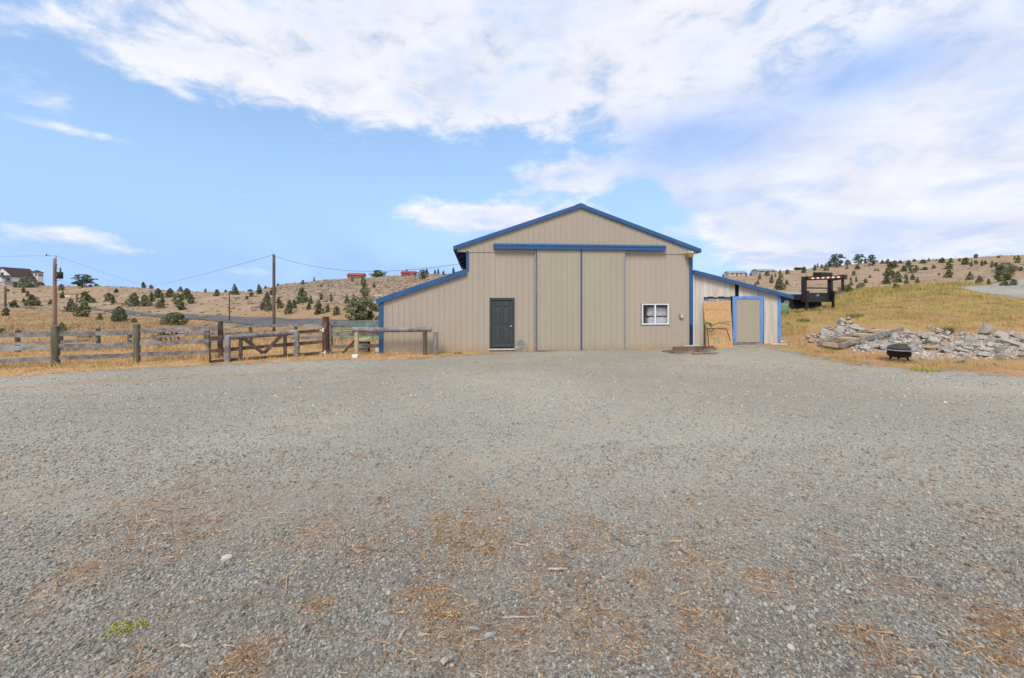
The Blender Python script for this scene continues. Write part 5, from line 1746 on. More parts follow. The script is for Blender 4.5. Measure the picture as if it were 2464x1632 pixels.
# ------------------------------------------------------------------ trees
def crown_mesh(name, prof, n, size, mat, seed, lobes=0, flat_=.0, clump=7, gap=0.0):
    """leaf faces spread through a unit crown (height 1, radius 0.5): prof(h) = radius 0..1 at height h"""
    rg = np.random.default_rng(seed)
    hs, rs, an = [], [], []
    cl = [(rg.uniform(0, 1), rg.uniform(0, 2 * np.pi), rg.uniform(.5, 1.32)) for _ in range(30)]
    V = np.zeros((n * 4, 3)); tone = np.zeros(n * 4)
    i = 0
    while i < n:
        h = rg.uniform(0, 1)
        pr = prof(h)
        if rg.uniform() > pr ** .8 + .05:
            continue
        a = rg.uniform(0, 2 * np.pi)
        # the outline bulges and dents with the nearest clumps
        k = 1.0; best = 9
        for ch, ca, cr in cl:
            d = abs(h - ch) * 3 + abs(((a - ca + np.pi) % (2 * np.pi)) - np.pi) * pr * .9
            if d < best:
                best = d; k = cr
        if gap and best > gap:
            continue
        r = pr * k * (rg.uniform(.25, 1) ** .45) * .5
        c = np.array([r * np.cos(a), r * np.sin(a), h])
        d1 = rg.normal(size=3); d1 /= np.linalg.norm(d1)
        d2 = np.cross(d1, rg.normal(size=3)); d2 /= np.linalg.norm(d2) + 1e-9
        s1 = size * rg.uniform(.6, 1.4); s2 = s1 * rg.uniform(.35, .8)
        V[i * 4] = c - d1 * s1; V[i * 4 + 1] = c - d2 * s2 * .8; V[i * 4 + 2] = c + d1 * s1; V[i * 4 + 3] = c + d2 * s2
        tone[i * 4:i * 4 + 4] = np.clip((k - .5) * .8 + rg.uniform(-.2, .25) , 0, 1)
        i += 1
    me = bpy.data.meshes.new(name)
    F = np.arange(n * 4).reshape(-1, 4)
    me.from_pydata(V.tolist(), [], F.tolist())
    at_ = me.attributes.new('tone', 'FLOAT', 'POINT'); at_.data.foreach_set('value', tone.astype(np.float32))
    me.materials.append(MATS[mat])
    return me


def trunk_mesh(name, h, r, limbs, seed):
    random.seed(seed)
    mb = MB()
    mb.tube([(0, 0, -.12), (random.uniform(-.02, .02), 0, h * .35), (random.uniform(-.03, .03), random.uniform(-.03, .03), h * .7), (0, 0, h)], [r, r * .8, r * .55, r * .2], 7, .1)
    for i in range(limbs):
        z = h * random.uniform(.25, .75); a = random.uniform(0, 6.28); l = random.uniform(.18, .36)
        mb.tube([(0, 0, z), (l * .6 * math.cos(a), l * .6 * math.sin(a), z + .10), (l * math.cos(a), l * math.sin(a), z + .2)], [r * .45, r * .3, r * .12], 5)
    me = mb.mesh(name)
    me.materials.append(MATS['bark'])
    return me


cone = lambda h: (1 - h) ** .75 * min(1, .72 + h * 2.2) * (.93 + .10 * math.sin(h * 23))
egg = lambda h: (1 - h) ** .46 * min(1, .58 + h * 1.9) * (.94 + .09 * math.sin(h * 19))
ball = lambda h: math.sqrt(max(0, 1 - ((h - .46) / .56) ** 2))
slim = lambda h: (1 - h) ** .6 * min(1, .5 + h * 2.5)
tall = lambda h: (1 - h) ** .45 * (0.75 + .25 * math.sin(h * 17))
spread_ = lambda h: 0 if h < .12 else math.sqrt(max(0, 1 - ((h - .52) / .5) ** 2)) * (.86 + .14 * math.sin(h * 21))
KINDS = {}
for nm, prof, n, sz, mat, gap in (('cone', cone, 1500, .045, 'juniper_leaf', 0), ('cone2', cone, 1300, .05, 'juniper_leaf', .62), ('egg', egg, 1500, .045, 'juniper_leaf', 0),
                                  ('egg2', egg, 1300, .05, 'juniper_leaf', .55), ('ball', ball, 1900, .045, 'juniper_leaf', 0), ('slim', slim, 1100, .045, 'juniper_leaf', 0),
                                  ('tall', tall, 2000, .034, 'juniper_leaf', .6), ('pine', spread_, 1500, .042, 'pine_leaf', .42), ('leafy', ball, 1700, .045, 'bright_leaf', .6),
                                  ('pale', egg, 1200, .05, 'pale_leaf', .5), ('maroon', ball, 900, .06, 'maroon_leaf', 0), ('round', lambda h: (1 - h) ** .38 * min(1, .6 + h * 1.6), 1500, .046, 'juniper_leaf', .6), ('big', ball, 4200, .030, 'juniper_leaf', .62)):
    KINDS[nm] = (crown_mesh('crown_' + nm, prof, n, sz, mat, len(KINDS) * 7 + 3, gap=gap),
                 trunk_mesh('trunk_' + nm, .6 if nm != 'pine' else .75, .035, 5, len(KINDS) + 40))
PROTO = {}


def tree(kind_, px, py, h, w, label, group, y=None, name='juniper_tree', cat='tree'):
    b = hit(px, py, 24) if y is None else at(px, y)
    k = b.y / FPX
    hh, ww = max(h * k, .3), max(w * k, .3)
    if kind_ not in PROTO:
        t = thing(name, label, cat, (0, 0, 0), 0, group)
        link('crown', KINDS[kind_][0], None, t)
        link('trunk', KINDS[kind_][1], None, t)
        PROTO[kind_] = t
    else:
        t = copy_tree(PROTO[kind_])
        t.name = name
        tag(t, label, cat, group)
        if not group and 'group' in t:
            del t['group']
    # stand the tree where the ray meets the ground; sink it slightly
    t.location = (b.x, b.y, b.z - .04 * hh)
    t.scale = (ww, ww * random.uniform(.85, 1.15), hh * 1.02)
    t.rotation_euler = (random.gauss(0, .07), random.gauss(0, .07), random.uniform(0, 6.28))
    return t


random.seed(3)
GL = 'junipers on the left hillside beyond the road'
GR = 'junipers on the right hillside'
GK = 'small junipers on the skyline of the middle hill'
single = [
    ('ball', 68, 692, 26, 33, 'rounded dark juniper standing against the white hilltop house', 'tree'),
    ('pine', 198, 693, 33, 48, 'wide spreading pine on the left skyline right of the transformer pole', 'tree'),
    ('cone', 80, 736, 29, 41, 'broad cone juniper on the slope below the white house', 'tree'),
    ('pale', 14, 760, 18, 22, 'pale green shrub in front of the pole at the far left', 'shrub'),
    ('cone', 170, 751, 34, 35, 'large juniper directly right of the transformer pole', 'tree'),
    ('egg2', 206, 729, 28, 33, 'upper juniper behind the cluster right of the transformer pole', 'tree'),
    ('cone2', 199, 763, 41, 45, 'lowest dark juniper of the cluster where the road appears', 'tree'),
    ('egg', 291, 775, 38, 41, 'feathery juniper standing in front of the road', 'tree'),
    ('ball', 420, 783, 31, 54, 'wide rounded dark bush just below the road', 'bush'),
    ('egg', 240, 770, 16, 15, 'small juniper on the near verge left of the feathery one', 'tree'),
    ('ball', 323, 777, 11, 11, 'tiny dark bush between feathery juniper and wide rounded bush', 'bush'),
    ('egg', 150, 799, 24, 20, 'green shrub right behind the tall post of the three-rail fence', 'shrub'),
    ('ball', 209, 824, 18, 36, 'low dark bush showing between the rails of the left fence', 'bush'),
    ('ball', 4, 803, 13, 13, 'dark shrub at the left photo edge above the fence', 'shrub'),
    ('cone', 725, 729, 40, 37, 'biggest juniper on the slope right of the dark utility pole', 'tree'),
    ('tall', 881, 726, 61, 33, 'tall narrow juniper rising above the left lean-to roof', 'tree'),
    ('big', 875, 772, 58, 84, 'massive round juniper directly behind the barn lean-to corner', 'tree'),
    ('leafy', 909, 667, 17, 40, 'bushy bright green tree on the ridge beside the red cabin', 'tree'),
    ('cone', 568, 710, 28, 21, 'pointed juniper alone in the saddle of the skyline', 'tree'),
    ('pine', 1017, 673, 24, 26, 'tree with bare trunk on the ridge above the lean-to roof', 'tree'),
    ('pine', 2014, 643, 32, 36, 'largest pine on the right skyline above the trailer', 'tree'),
    ('pine', 2066, 636, 25, 28, 'middle one of the three large skyline pines', 'tree'),
    ('pine', 2101, 640, 28, 24, 'rightmost of the three large skyline pines', 'tree'),
    ('big', 2416, 676, 44, 42, 'big dark round juniper on the far right hillside', 'tree'),
    ('leafy', 2038, 704, 18, 33, 'yellow green leafy trees beside the trailer coupler', 'tree'),
    ('ball', 2070, 702, 21, 19, 'dark blue green rounded tree right of the yellow green one', 'tree'),
    ('maroon', 1779, 662, 12, 16, 'dark red leafed tree beside the white ridge house', 'tree'),
    ('leafy', 1764, 654, 11, 15, 'green tree rising behind the white ridge house', 'tree'),
    ('egg', 1877, 698, 29, 30, 'largest juniper on the slope directly behind the shed', 'tree'),
    ('leafy', 2156, 698, 16, 18, 'light green shrub at the crest of the grass bank', 'shrub'),
    ('pine', 2198, 657, 19, 26, 'broad flat-topped juniper above the pale slope on the right', 'tree'),
    ('cone2', 2161, 680, 28, 26, 'largest juniper of the clump at the middle of the right hillside', 'tree'),
]
for kd, px, py, h, w, lb, cat in single:
    nm = {'tree': 'juniper_tree', 'bush': 'juniper_bush', 'shrub': 'green_shrub'}[cat]
    if kd == 'pine':
        nm = 'pine_tree'
    if kd in ('leafy', 'maroon') and cat == 'tree':
        nm = 'leafy_tree'
    tree(kd, px, py, h, w, lb, None, name=nm, cat=cat)
LEFT = [(232, 687.5, 6.5, 11), (148.5, 699, 15, 14), (148, 719, 17, 13), (346, 690, 15, 13), (364, 694, 9, 11), (434, 702, 12, 12), (99, 686, 8, 15), (37, 692, 11, 9),
        (20, 702, 7, 7), (57, 705, 13, 12), (67, 714, 14, 11), (57, 728, 11, 8), (30, 740, 17, 22), (224, 729, 11, 13), (263, 725, 20, 20), (272, 731, 21, 14), (279, 705, 10, 13),
        (320, 737, 31, 30), (351, 737, 27, 26), (366, 726, 24, 16), (382, 717, 22, 22), (386, 742, 30, 22), (408, 716, 21, 22), (429, 733, 26, 28), (450, 719, 24, 28),
        (435, 746, 17, 22), (459, 732, 19, 20), (494, 703, 8, 7), (121, 733, 13, 9), (521, 713, 16, 15), (543, 702, 6, 8), (556, 708, 8, 11), (595, 720, 8, 11), (605, 714, 11, 11),
        (602, 701, 6, 15), (625, 708, 23, 17), (639, 693, 7, 9), (656, 710, 24, 20), (643, 727, 23, 19), (634, 746, 18, 16), (648, 748, 24, 20), (669, 687, 5, 8), (675, 742, 26, 21),
        (696, 755, 33, 24), (710, 742, 21, 16), (748, 732, 20, 13), (743, 745, 16, 16), (767, 756, 33, 26), (773, 722, 18, 12), (797, 726, 21, 9), (788, 751, 20, 14), (809, 759, 21, 17),
        (834, 730, 21, 16), (853, 733, 26, 17), (840, 753, 22, 13), (900, 692, 11, 9), (774, 691, 7, 7)]
SKYM = [(729, 685, 11, 11), (756, 677, 11, 6), (847, 678, 12, 8), (979, 660, 15, 11), (1028, 661, 15, 11), (1047, 661, 12, 9), (1055, 656, 15, 8), (1067, 662, 11, 8), (1091, 655, 16, 10)]
RIGHT = [(1740, 662, 7, 8), (1794, 663, 10, 12), (1808, 661, 8, 11), (1827, 673, 17, 9), (1846, 664, 10, 12), (1866, 668, 11, 6), (1876, 660, 11, 8), (1879, 670, 17, 12), (1895, 660, 11, 9),
         (1856, 682, 21, 11), (1824, 685, 10, 8), (1818, 687, 9, 6), (1893, 686, 12, 12), (1934, 657, 15, 15), (1960, 663, 8, 7), (1960, 651, 14, 11), (1967, 644, 11, 6), (1978, 646, 9, 8),
         (1987, 652, 18, 14), (1995, 642, 14, 12), (2039, 637, 12, 15), (2038, 648, 10, 7), (2083, 634, 12, 9), (2064, 648, 11, 12), (2123, 635, 9, 10), (2135, 635, 11, 10), (2151, 644, 16, 17),
         (2166, 634, 7, 12), (2186, 642, 15, 14), (2200, 630, 6, 9), (2221, 634, 9, 15), (2235, 630, 9, 7), (2253, 628, 4, 5), (2267, 633, 12, 15), (2288, 633, 11, 10), (2284, 648, 17, 17),
         (2309, 629, 7, 7), (2323, 638, 17, 17), (2348, 621, 9, 11), (2403, 621, 6, 7), (2450, 633, 18, 15), (2442, 626, 10, 6), (2337, 642, 15, 7), (2350, 637, 11, 10), (2362, 640, 14, 9),
         (2371, 637, 10, 10), (2386, 644, 16, 9), (2397, 642, 10, 11), (2445, 651, 11, 12), (2456, 653, 10, 10), (2334, 674, 20, 15), (2358, 680, 16, 15), (2379, 685, 14, 10), (2418, 688, 11, 20),
         (2439, 687, 15, 17), (2283, 668, 20, 20), (2197, 674, 14, 14), (2176, 654, 15, 17), (2208, 682, 14, 10), (2181, 686, 15, 12), (2141, 647, 17, 22), (2138, 665, 20, 22), (2134, 684, 22, 22),
         (2150, 671, 20, 15), (2180, 671, 12, 9), (2225, 650, 7, 15), (2247, 647, 9, 10), (2260, 663, 6, 6), (2082, 682, 11, 10), (2061, 679, 14, 7), (2048, 687, 14, 11), (2048, 675, 9, 6),
         (2054, 663, 11, 10), (2106, 652, 7, 5), (2113, 652, 7, 5), (2093, 669, 6, 6), (2480, 640, 14, 12), (2500, 660, 18, 15), (2530, 650, 16, 14), (2550, 676, 20, 16)]
SECT = {GL: ((110, 'on the slope below the white hilltop house'), (245, 'on the hillside behind the transformer pole'), (312, 'on the hillside above the feathery juniper'), (400, 'in the left half of the thicket above the road'),
             (470, 'in the right half of the thicket above the road'), (612, 'in the saddle left of the dark utility pole'), (680, 'close around the dark utility pole'),
             (755, 'just right of the dark utility pole'), (820, 'in the middle of the slope left of the barn'), (9999, 'beside the massive juniper at the lean-to')),
        GK: ((800, 'on the skyline right of the dark utility pole'), (1000, 'on the skyline near the red cabins'), (9999, 'on the skyline just above the lean-to roof')),
        GR: ((1815, 'beside the white ridge house'), (1870, 'before the long pale-roofed ridge house'), (1915, 'on the slope right behind the shed'), (1975, 'below the dark ridge cabin'),
             (2045, 'beside the largest skyline pine'), (2115, 'below the three skyline pines'), (2165, 'in the clump in the middle of the right hillside'), (2215, 'beside the flat-topped juniper on the right'),
             (2275, 'above the pale slope on the right'), (2330, 'on the ridge over the grass crest'), (2392, 'left of the big dark round juniper'), (9999, 'around the big dark round juniper'))}
for L_, gp_ in ((LEFT, GL), (SKYM, GK), (RIGHT, GR)):
    for px, py, h, w in L_:
        rt = h / w
        kd = random.choice(('cone', 'cone2')) if rt > 1.25 else random.choice(('egg', 'egg2', 'egg2', 'round', 'cone2'))
        if rt > 1.7:
            kd = 'slim'
        sz = 'tiny' if h < 9 else ('small' if h < 14 else ('middle-sized' if h < 21 else 'large'))
        sh = 'slender' if rt > 1.45 else ('pointed' if rt > 1.08 else ('rounded' if rt > .85 else 'squat'))
        where = next(q for lim, q in SECT[gp_] if px < lim)
        tree(kd, px, py, h * 1.06, w * 1.16, sz + ' ' + sh + ' juniper ' + where, gp_)

# ------------------------------------------------------------------ rubble heap
def slab_mesh(seed, flat_):
    rg = random.Random(seed)
    bm = bmesh.new()
    for i in range(16):
        a = rg.uniform(0, 6.28); r = rg.uniform(.55, 1.0)
        bm.verts.new((r * math.cos(a), r * math.sin(a) * .75, rg.choice((-1, 1)) * flat_ * rg.uniform(.7, 1)))
    res = bmesh.ops.convex_hull(bm, input=bm.verts[:])
    bmesh.ops.delete(bm, geom=[v for v in bm.verts if not v.link_faces], context='VERTS')
    bmesh.ops.dissolve_limit(bm, angle_limit=.12, verts=bm.verts[:], edges=bm.edges[:])
    bmesh.ops.bevel(bm, geom=bm.edges[:], offset=.035, segments=1, affect='EDGES')
    me = bpy.data.meshes.new('concrete_chunk'); bm.to_mesh(me); bm.free()
    me.materials.append(MATS['concrete'])
    return me


SLABS = [slab_mesh(i, (.16, .22, .30, .45, .6)[i % 5]) for i in range(15)]
random.seed(31)


def chunk(px, py, wpx, label, group=None, flat_i=None, tilt=None, lift=.0, name='concrete_chunk'):
    g = hit(px, py)
    k = g.y / FPX
    r = wpx * k / 2 * (1.28 if group else 1.08)
    me = SLABS[flat_i] if flat_i is not None else random.choice(SLABS)
    o = link(name, me, None)
    o.location = (g.x, g.y, g.z + lift + r * .14)
    o.scale = (r, r * random.uniform(.7, 1.1), r * random.uniform(.8, 1.2))
    o.rotation_euler = tilt or (random.gauss(.35, .35), random.gauss(-.15, .3), random.uniform(0, 6.28))
    return tag(o, label, 'rubble', group)


# ones that can be told apart
for a in ((2378, 806, 52, 'largest pale concrete block on top of the rubble heap', None, 4, (.3, .25, .4), .12),
          (2412, 816, 44, 'dark edged slab tilted just right of the largest block', None, 0, (.9, -.2, .5), .10),
          (2225, 818, 44, 'broad pale slab tilted in the middle of the rubble', None, 1, (.8, -.1, .4), .06),
          (2180, 806, 30, 'upright pale slab left of the broad tilted slab', None, 1, (1.1, .1, .2), .06),
          (2052, 834, 32, 'rounded white stone at the lower end of the wooden steps', None, 3, (.5, .2, .3), .05),
          (1943, 818, 14, 'narrow standing stone at the left end of the rubble', None, 3, (1.45, .1, 1.5), .10),
          (2024, 779, 20, 'rounded block on top of the rubble behind the steps', None, 4, (.9, 0, .4), .10),
          (2041, 774, 15, 'small upright stone at the peak of the rubble behind the steps', None, 3, (1.2, .3, 1.2), .12),
          (2066, 797, 32, 'flat pale slab resting against the upper step stringer', None, 0, (.45, .0, .2), .06),
          (2237, 791, 16, 'small pale stone standing on the rubble crest in the middle', None, 4, (.6, 0, 1), .05),
          (2262, 800, 26, 'pale block at the rubble crest beside a green weed', None, 2, (.5, 0, .3), .04),
          (2390, 828, 28, 'wedge shaped block below the largest block', None, 4, (.5, .3, .2), .04),
          (2432, 832, 62, 'wide grey slab lying at the right part of the rubble', None, 0, (.55, .1, .3), .04),
          (2315, 848, 34, 'long flat white slab at the lower edge of the rubble', None, 0, (.35, .1, .1), .03),
          (2275, 850, 32, 'squarish pale slab left of the long flat white slab', None, 1, (.5, 0, .4), .03),
          (2312, 874, 24, 'single stone lying apart in the weeds below the rubble', None, 3, (.2, .1, .3), .04),
          (2395, 879, 15, 'small pale stone in the weeds at the lower right', None, 1, (.1, .1, .3), .02),
          (2315, 825, 22, 'white block standing above the dark hollow in the rubble', None, 4, (.7, .2, .4), .05)):
    chunk(*a)
SPEC = [((1955, 2060), (776, 818), 62, (9, 22), 'the heap behind the wooden steps', 'rubble behind the steps'),
        ((1945, 2000), (806, 826), 16, (8, 18), 'the heap behind the wooden steps', 'rubble behind the steps'),
        ((2060, 2200), (806, 846), 70, (9, 24), 'the rubble between steps and fire pit', 'rubble between steps and fire pit'),
        ((2190, 2330), (800, 850), 62, (8, 24), 'the middle of the rubble heap', 'rubble in the middle of the heap'),
        ((2320, 2480), (812, 862), 76, (9, 28), 'the right part of the rubble heap', 'rubble in the right part of the heap')]
for (x0, x1), (y0, y1), n, (w0, w1), lb, gp_ in SPEC:
    for i in range(n):
        px = random.uniform(x0, x1)
        t = (px - x0) / (x1 - x0)
        if gp_ == 'rubble behind the steps':
            lo = y1 - (y1 - y0) * (.25 + .75 * math.exp(-((px - 2030) / 38) ** 2))
            hi = min(y1, 826 - (px - 1960) * .22)
            if hi <= lo:
                continue
            py = random.uniform(lo, hi)
        else:
            py = random.uniform(y0, y1)
            # the steps stay clear
            if px < 2172 and py < 838 - (px - 2019) * .26:
                continue
            if 2120 < px < 2205 and py > 850:
                continue
        w = w0 + (w1 - w0) * random.random() ** 1.8
        q = (w - w0) / (w1 - w0)
        fi = random.randrange(15)
        sz = 'small' if q < .15 else ('middling' if q < .5 else 'large')
        sh = 'flat' if fi % 5 < 2 else ('blocky' if fi % 5 > 2 else 'wedged')
        hh_ = ' near the top of' if py < y0 + (y1 - y0) * .38 else (' low down in' if py > y0 + (y1 - y0) * .7 else ' halfway up in')
        chunk(px, py, w, sz + ' ' + sh + ' concrete chunk' + hh_ + ' ' + lb, gp_, fi, lift=random.uniform(0, .07))

# ------------------------------------------------------------------ scattered stuff
def np_mesh(name, V, F, mat, tone=None, kind_='stuff'):
    me = bpy.data.meshes.new(name)
    me.vertices.add(len(V)); me.vertices.foreach_set('co', np.ascontiguousarray(V, np.float32).ravel())
    nl = sum(f.shape[0] * f.shape[1] for f in F)
    me.loops.add(nl)
    me.loops.foreach_set('vertex_index', np.concatenate([f.ravel() for f in F]).astype(np.int32))
    st = []; o = 0
    for f in F:
        st.append(o + np.arange(f.shape[0]) * f.shape[1]); o += f.size
    st = np.concatenate(st).astype(np.int32)
    me.polygons.add(len(st)); me.polygons.foreach_set('loop_start', st)
    me.update(calc_edges=True)
    if tone is not None:
        a = me.attributes.new('tone', 'FLOAT', 'POINT'); a.data.foreach_set('value', tone.astype(np.float32))
    me.materials.append(MATS[mat])
    return kind(link(name, me, None), kind_)


def blades(name, x, y, h, w, lean, tone, mat, z=None):
    n = len(x)
    z = height(x, y) if z is None else z
    a = RNG.uniform(0, 2 * np.pi, n); b = RNG.uniform(0, 2 * np.pi, n)
    ca, sa = np.cos(a), np.sin(a)
    lx, ly = np.cos(b) * lean * h, np.sin(b) * lean * h
    V = np.zeros((n, 5, 3))
    for k, (t, ww) in enumerate(((0, 1), (0, -1), (.55, .75), (.55, -.75), (1, 0))):
        V[:, k, 0] = x + lx * t * t + ca * w * ww * .5
        V[:, k, 1] = y + ly * t * t + sa * w * ww * .5
        V[:, k, 2] = z - .01 + h * t * (1 - .35 * lean * t)
    base = np.arange(n)[:, None] * 5
    Q = base + np.array([[0, 1, 3, 2]]); T = base + np.array([[2, 3, 4]])
    return np_mesh(name, V.reshape(-1, 3), [Q, T], mat, np.repeat(tone, 5))


def vnoise(x, y, s, seed):
    r = np.random.default_rng(seed)
    o = np.zeros_like(x)
    for k in range(7):
        f = 2 * np.pi / s * (1.0 + .55 * k); d = r.uniform(0, 6.28); p = r.uniform(0, 6.28); d2 = r.uniform(0, 6.28)
        o += np.sin(f * (x * np.cos(d) + y * np.sin(d)) + p + 1.5 * np.sin(f * .6 * (x * np.cos(d2) + y * np.sin(d2)))) / (1 + .5 * k)
    return np.clip(.5 + o / 3.4, 0, 1)


def uni(n, x0, x1, y0, y1):
    return RNG.uniform(x0, x1, n), RNG.uniform(y0, y1, n)


# dry grass on the left, along the gravel edge and under the fences
def left_grass():
    x, y = uni(330000, -27, 2.0, 11.5, 27)
    px = PW / 2 + FPX * x / y
    yd = seg_dist(np.column_stack([x, y]), YARD)
    n = vnoise(x, y, 1.6, 4)
    infront = (x * BR.x + (y - BO.y) * BR.y - BO.x > LL - .2) & (y > BO.y + (x - BO.x) * .0926 - .12)
    dens = np.clip((-yd + .15) / .5, 0, 1) * np.where(y < 18.5, 1, .40) * (.25 + .75 * n)
    # bare reddish soil inside the gate
    dens *= 1 - .85 * np.exp(-((px - 690) / 90) ** 2 - ((y - 17.2) / 1.6) ** 2)
    k = (RNG.uniform(0, 1, len(x)) < dens) & ~infront & (px > -250) & (px < 1180)
    x, y, n, px, yd = x[k], y[k], n[k], px[k], yd[k]
    tallz = np.exp(-((px - 440) / 70) ** 2 - ((y - 16.0) / 1.2) ** 2)
    clump = np.clip(vnoise(x, y, .8, 91) - .62, 0, 1) * 2.2 * (yd < -.5)
    h = (.035 + .09 * n + .30 * tallz * (n > .3) + .22 * clump) * RNG.uniform(.5, 1.5, len(x)) * np.clip(-yd * .8 + .35, .35, 1) * np.where(y > 18.5, 1.5, 1)
    tone = np.clip(.18 + .55 * (vnoise(x, y, 3.1, 8) - .35) + RNG.normal(0, .16, len(x)), 0, 1)
    # a few greener weeds low at the edge
    tone = np.where((vnoise(x, y, 1.1, 19) > .80) & (yd > -1.2), np.clip(tone + .5, 0, 1), tone)
    blades('dry_grass', x, y, h, RNG.uniform(.006, .014, len(x)) * (1 + (y > 18) * .6), RNG.uniform(.2, 1.1, len(x)), tone, 'straw')


left_grass()


def bank_grass():
    n0 = 420000
    y = 12.5 + 34 * RNG.uniform(0, 1, n0) ** 1.25
    px = RNG.uniform(1850, 2700, n0)
    x = xat(px, y)
    yd = seg_dist(np.column_stack([x, y]), YARD); dd = seg_dist(np.column_stack([x, y]), DRIVE)
    n = vnoise(x, y, 2.2, 14)
    dens = np.clip((-yd + .25) / .8, 0, 1) * (.25 + .75 * n) * np.clip(-dd * 2 + .1, 0, 1)
    # the rubble is mostly bare
    py = HOR + (CAMH - height(x, y)) / y * FPX
    rub = ((px > 1945) & (px < 2175) & (py > 778) & (py < 838)) | ((px > 2170) & (py > 800) & (py < 862))
    dens = np.where(rub, dens * .25, dens) * (1 - .55 * np.clip((19.5 - y) / 3, 0, 1))
    k = RNG.uniform(0, 1, n0) < dens * .62
    x, y, n, px = x[k], y[k], n[k], px[k]
    crestw = np.clip((y - 27) / 6, 0, 1)
    patch = vnoise(x, y, 4.5, 23)
    clump = np.clip(vnoise(x, y, .9, 93) - .60, 0, 1) * 2.3
    h = (.03 + .07 * n + .17 * clump + crestw * (.10 + .45 * np.clip(patch - .35, 0, 1))) * RNG.uniform(.5, 1.5, len(x))
    tone = np.clip(.10 + .75 * (vnoise(x, y, 3.4, 28) - .30) + RNG.normal(0, .15, len(x)), 0, 1)
    blades('bank_grass', x, y, h, RNG.uniform(.007, .014, len(x)) * (y / 17), RNG.uniform(.2, 1.1, len(x)), tone, 'bank_grass')


bank_grass()


def field_grass():
    n0 = 90000
    y = 26 + 44 * RNG.uniform(0, 1, n0) ** 1.3
    px = RNG.uniform(-300, 960, n0)
    x = xat(px, y)
    n = vnoise(x, y, 5.0, 41)
    k = RNG.uniform(0, 1, n0) < (.08 + .7 * n ** 2)
    x, y, n = x[k], y[k], n[k]
    blades('field_grass', x, y, (.10 + .22 * n) * RNG.uniform(.5, 1.4, len(x)), RNG.uniform(.02, .045, len(x)), RNG.uniform(.3, 1.0, len(x)),
           np.clip(.1 + .9 * (vnoise(x, y, 9, 44) - .2) + RNG.normal(0, .14, len(x)), 0, 1), 'field')


field_grass()


def straw_litter():
    """loose straw lying on the gravel"""
    xs, ys = [], []
    for n0, y0, y1 in ((520000, 2.1, 6.0), (260000, 6.0, 16.5)):
        y = np.sqrt(RNG.uniform(y0 ** 2, y1 ** 2, n0)); px = RNG.uniform(-200, 2664, n0); x = xat(px, y)
        st = straw_amount(x, y)
        nz = vnoise(x, y, .35, 3) * .6 + vnoise(x, y, 1.3, 6) * .4
        inside = seg_dist(np.column_stack([x, y]), YARD) > -.3
        k = (RNG.uniform(0, 1, n0) < (np.clip(st * 1.25 - .12, 0, 1) ** 1.4) * np.clip(nz * 2.2 - .55, 0.02, 1) * .10 + .005) & inside
        xs.append(x[k]); ys.append(y[k])
    x = np.concatenate(xs); y = np.concatenate(ys); n = len(x)
    L = RNG.lognormal(math.log(.030), .55, n) * np.where(y > 6, 1.7, 1); w = RNG.uniform(.0009, .0022, n) * np.clip(y / 3.2, 1, 4)
    a = RNG.uniform(0, 2 * np.pi, n); bend = RNG.normal(0, .25, n)
    z = height(x, y) + .008 + RNG.uniform(.002, .022, n)
    V = np.zeros((n, 6, 3))
    for k, t in enumerate((-1, 0, 1)):
        cx = x + np.cos(a) * L * t - np.sin(a) * L * bend * t * t; cy = y + np.sin(a) * L * t + np.cos(a) * L * bend * t * t
        for q, sg in enumerate((-1, 1)):
            V[:, k * 2 + q, 0] = cx - np.sin(a) * w * sg; V[:, k * 2 + q, 1] = cy + np.cos(a) * w * sg
            V[:, k * 2 + q, 2] = z + RNG.uniform(-.006, .012, n) * abs(t)
    b = np.arange(n)[:, None] * 6
    np_mesh('straw_litter', V.reshape(-1, 3), [np.concatenate([b + np.array([[0, 2, 3, 1]]), b + np.array([[2, 4, 5, 3]])])], 'litter', np.repeat(RNG.uniform(0, 1, n), 6))


straw_litter()


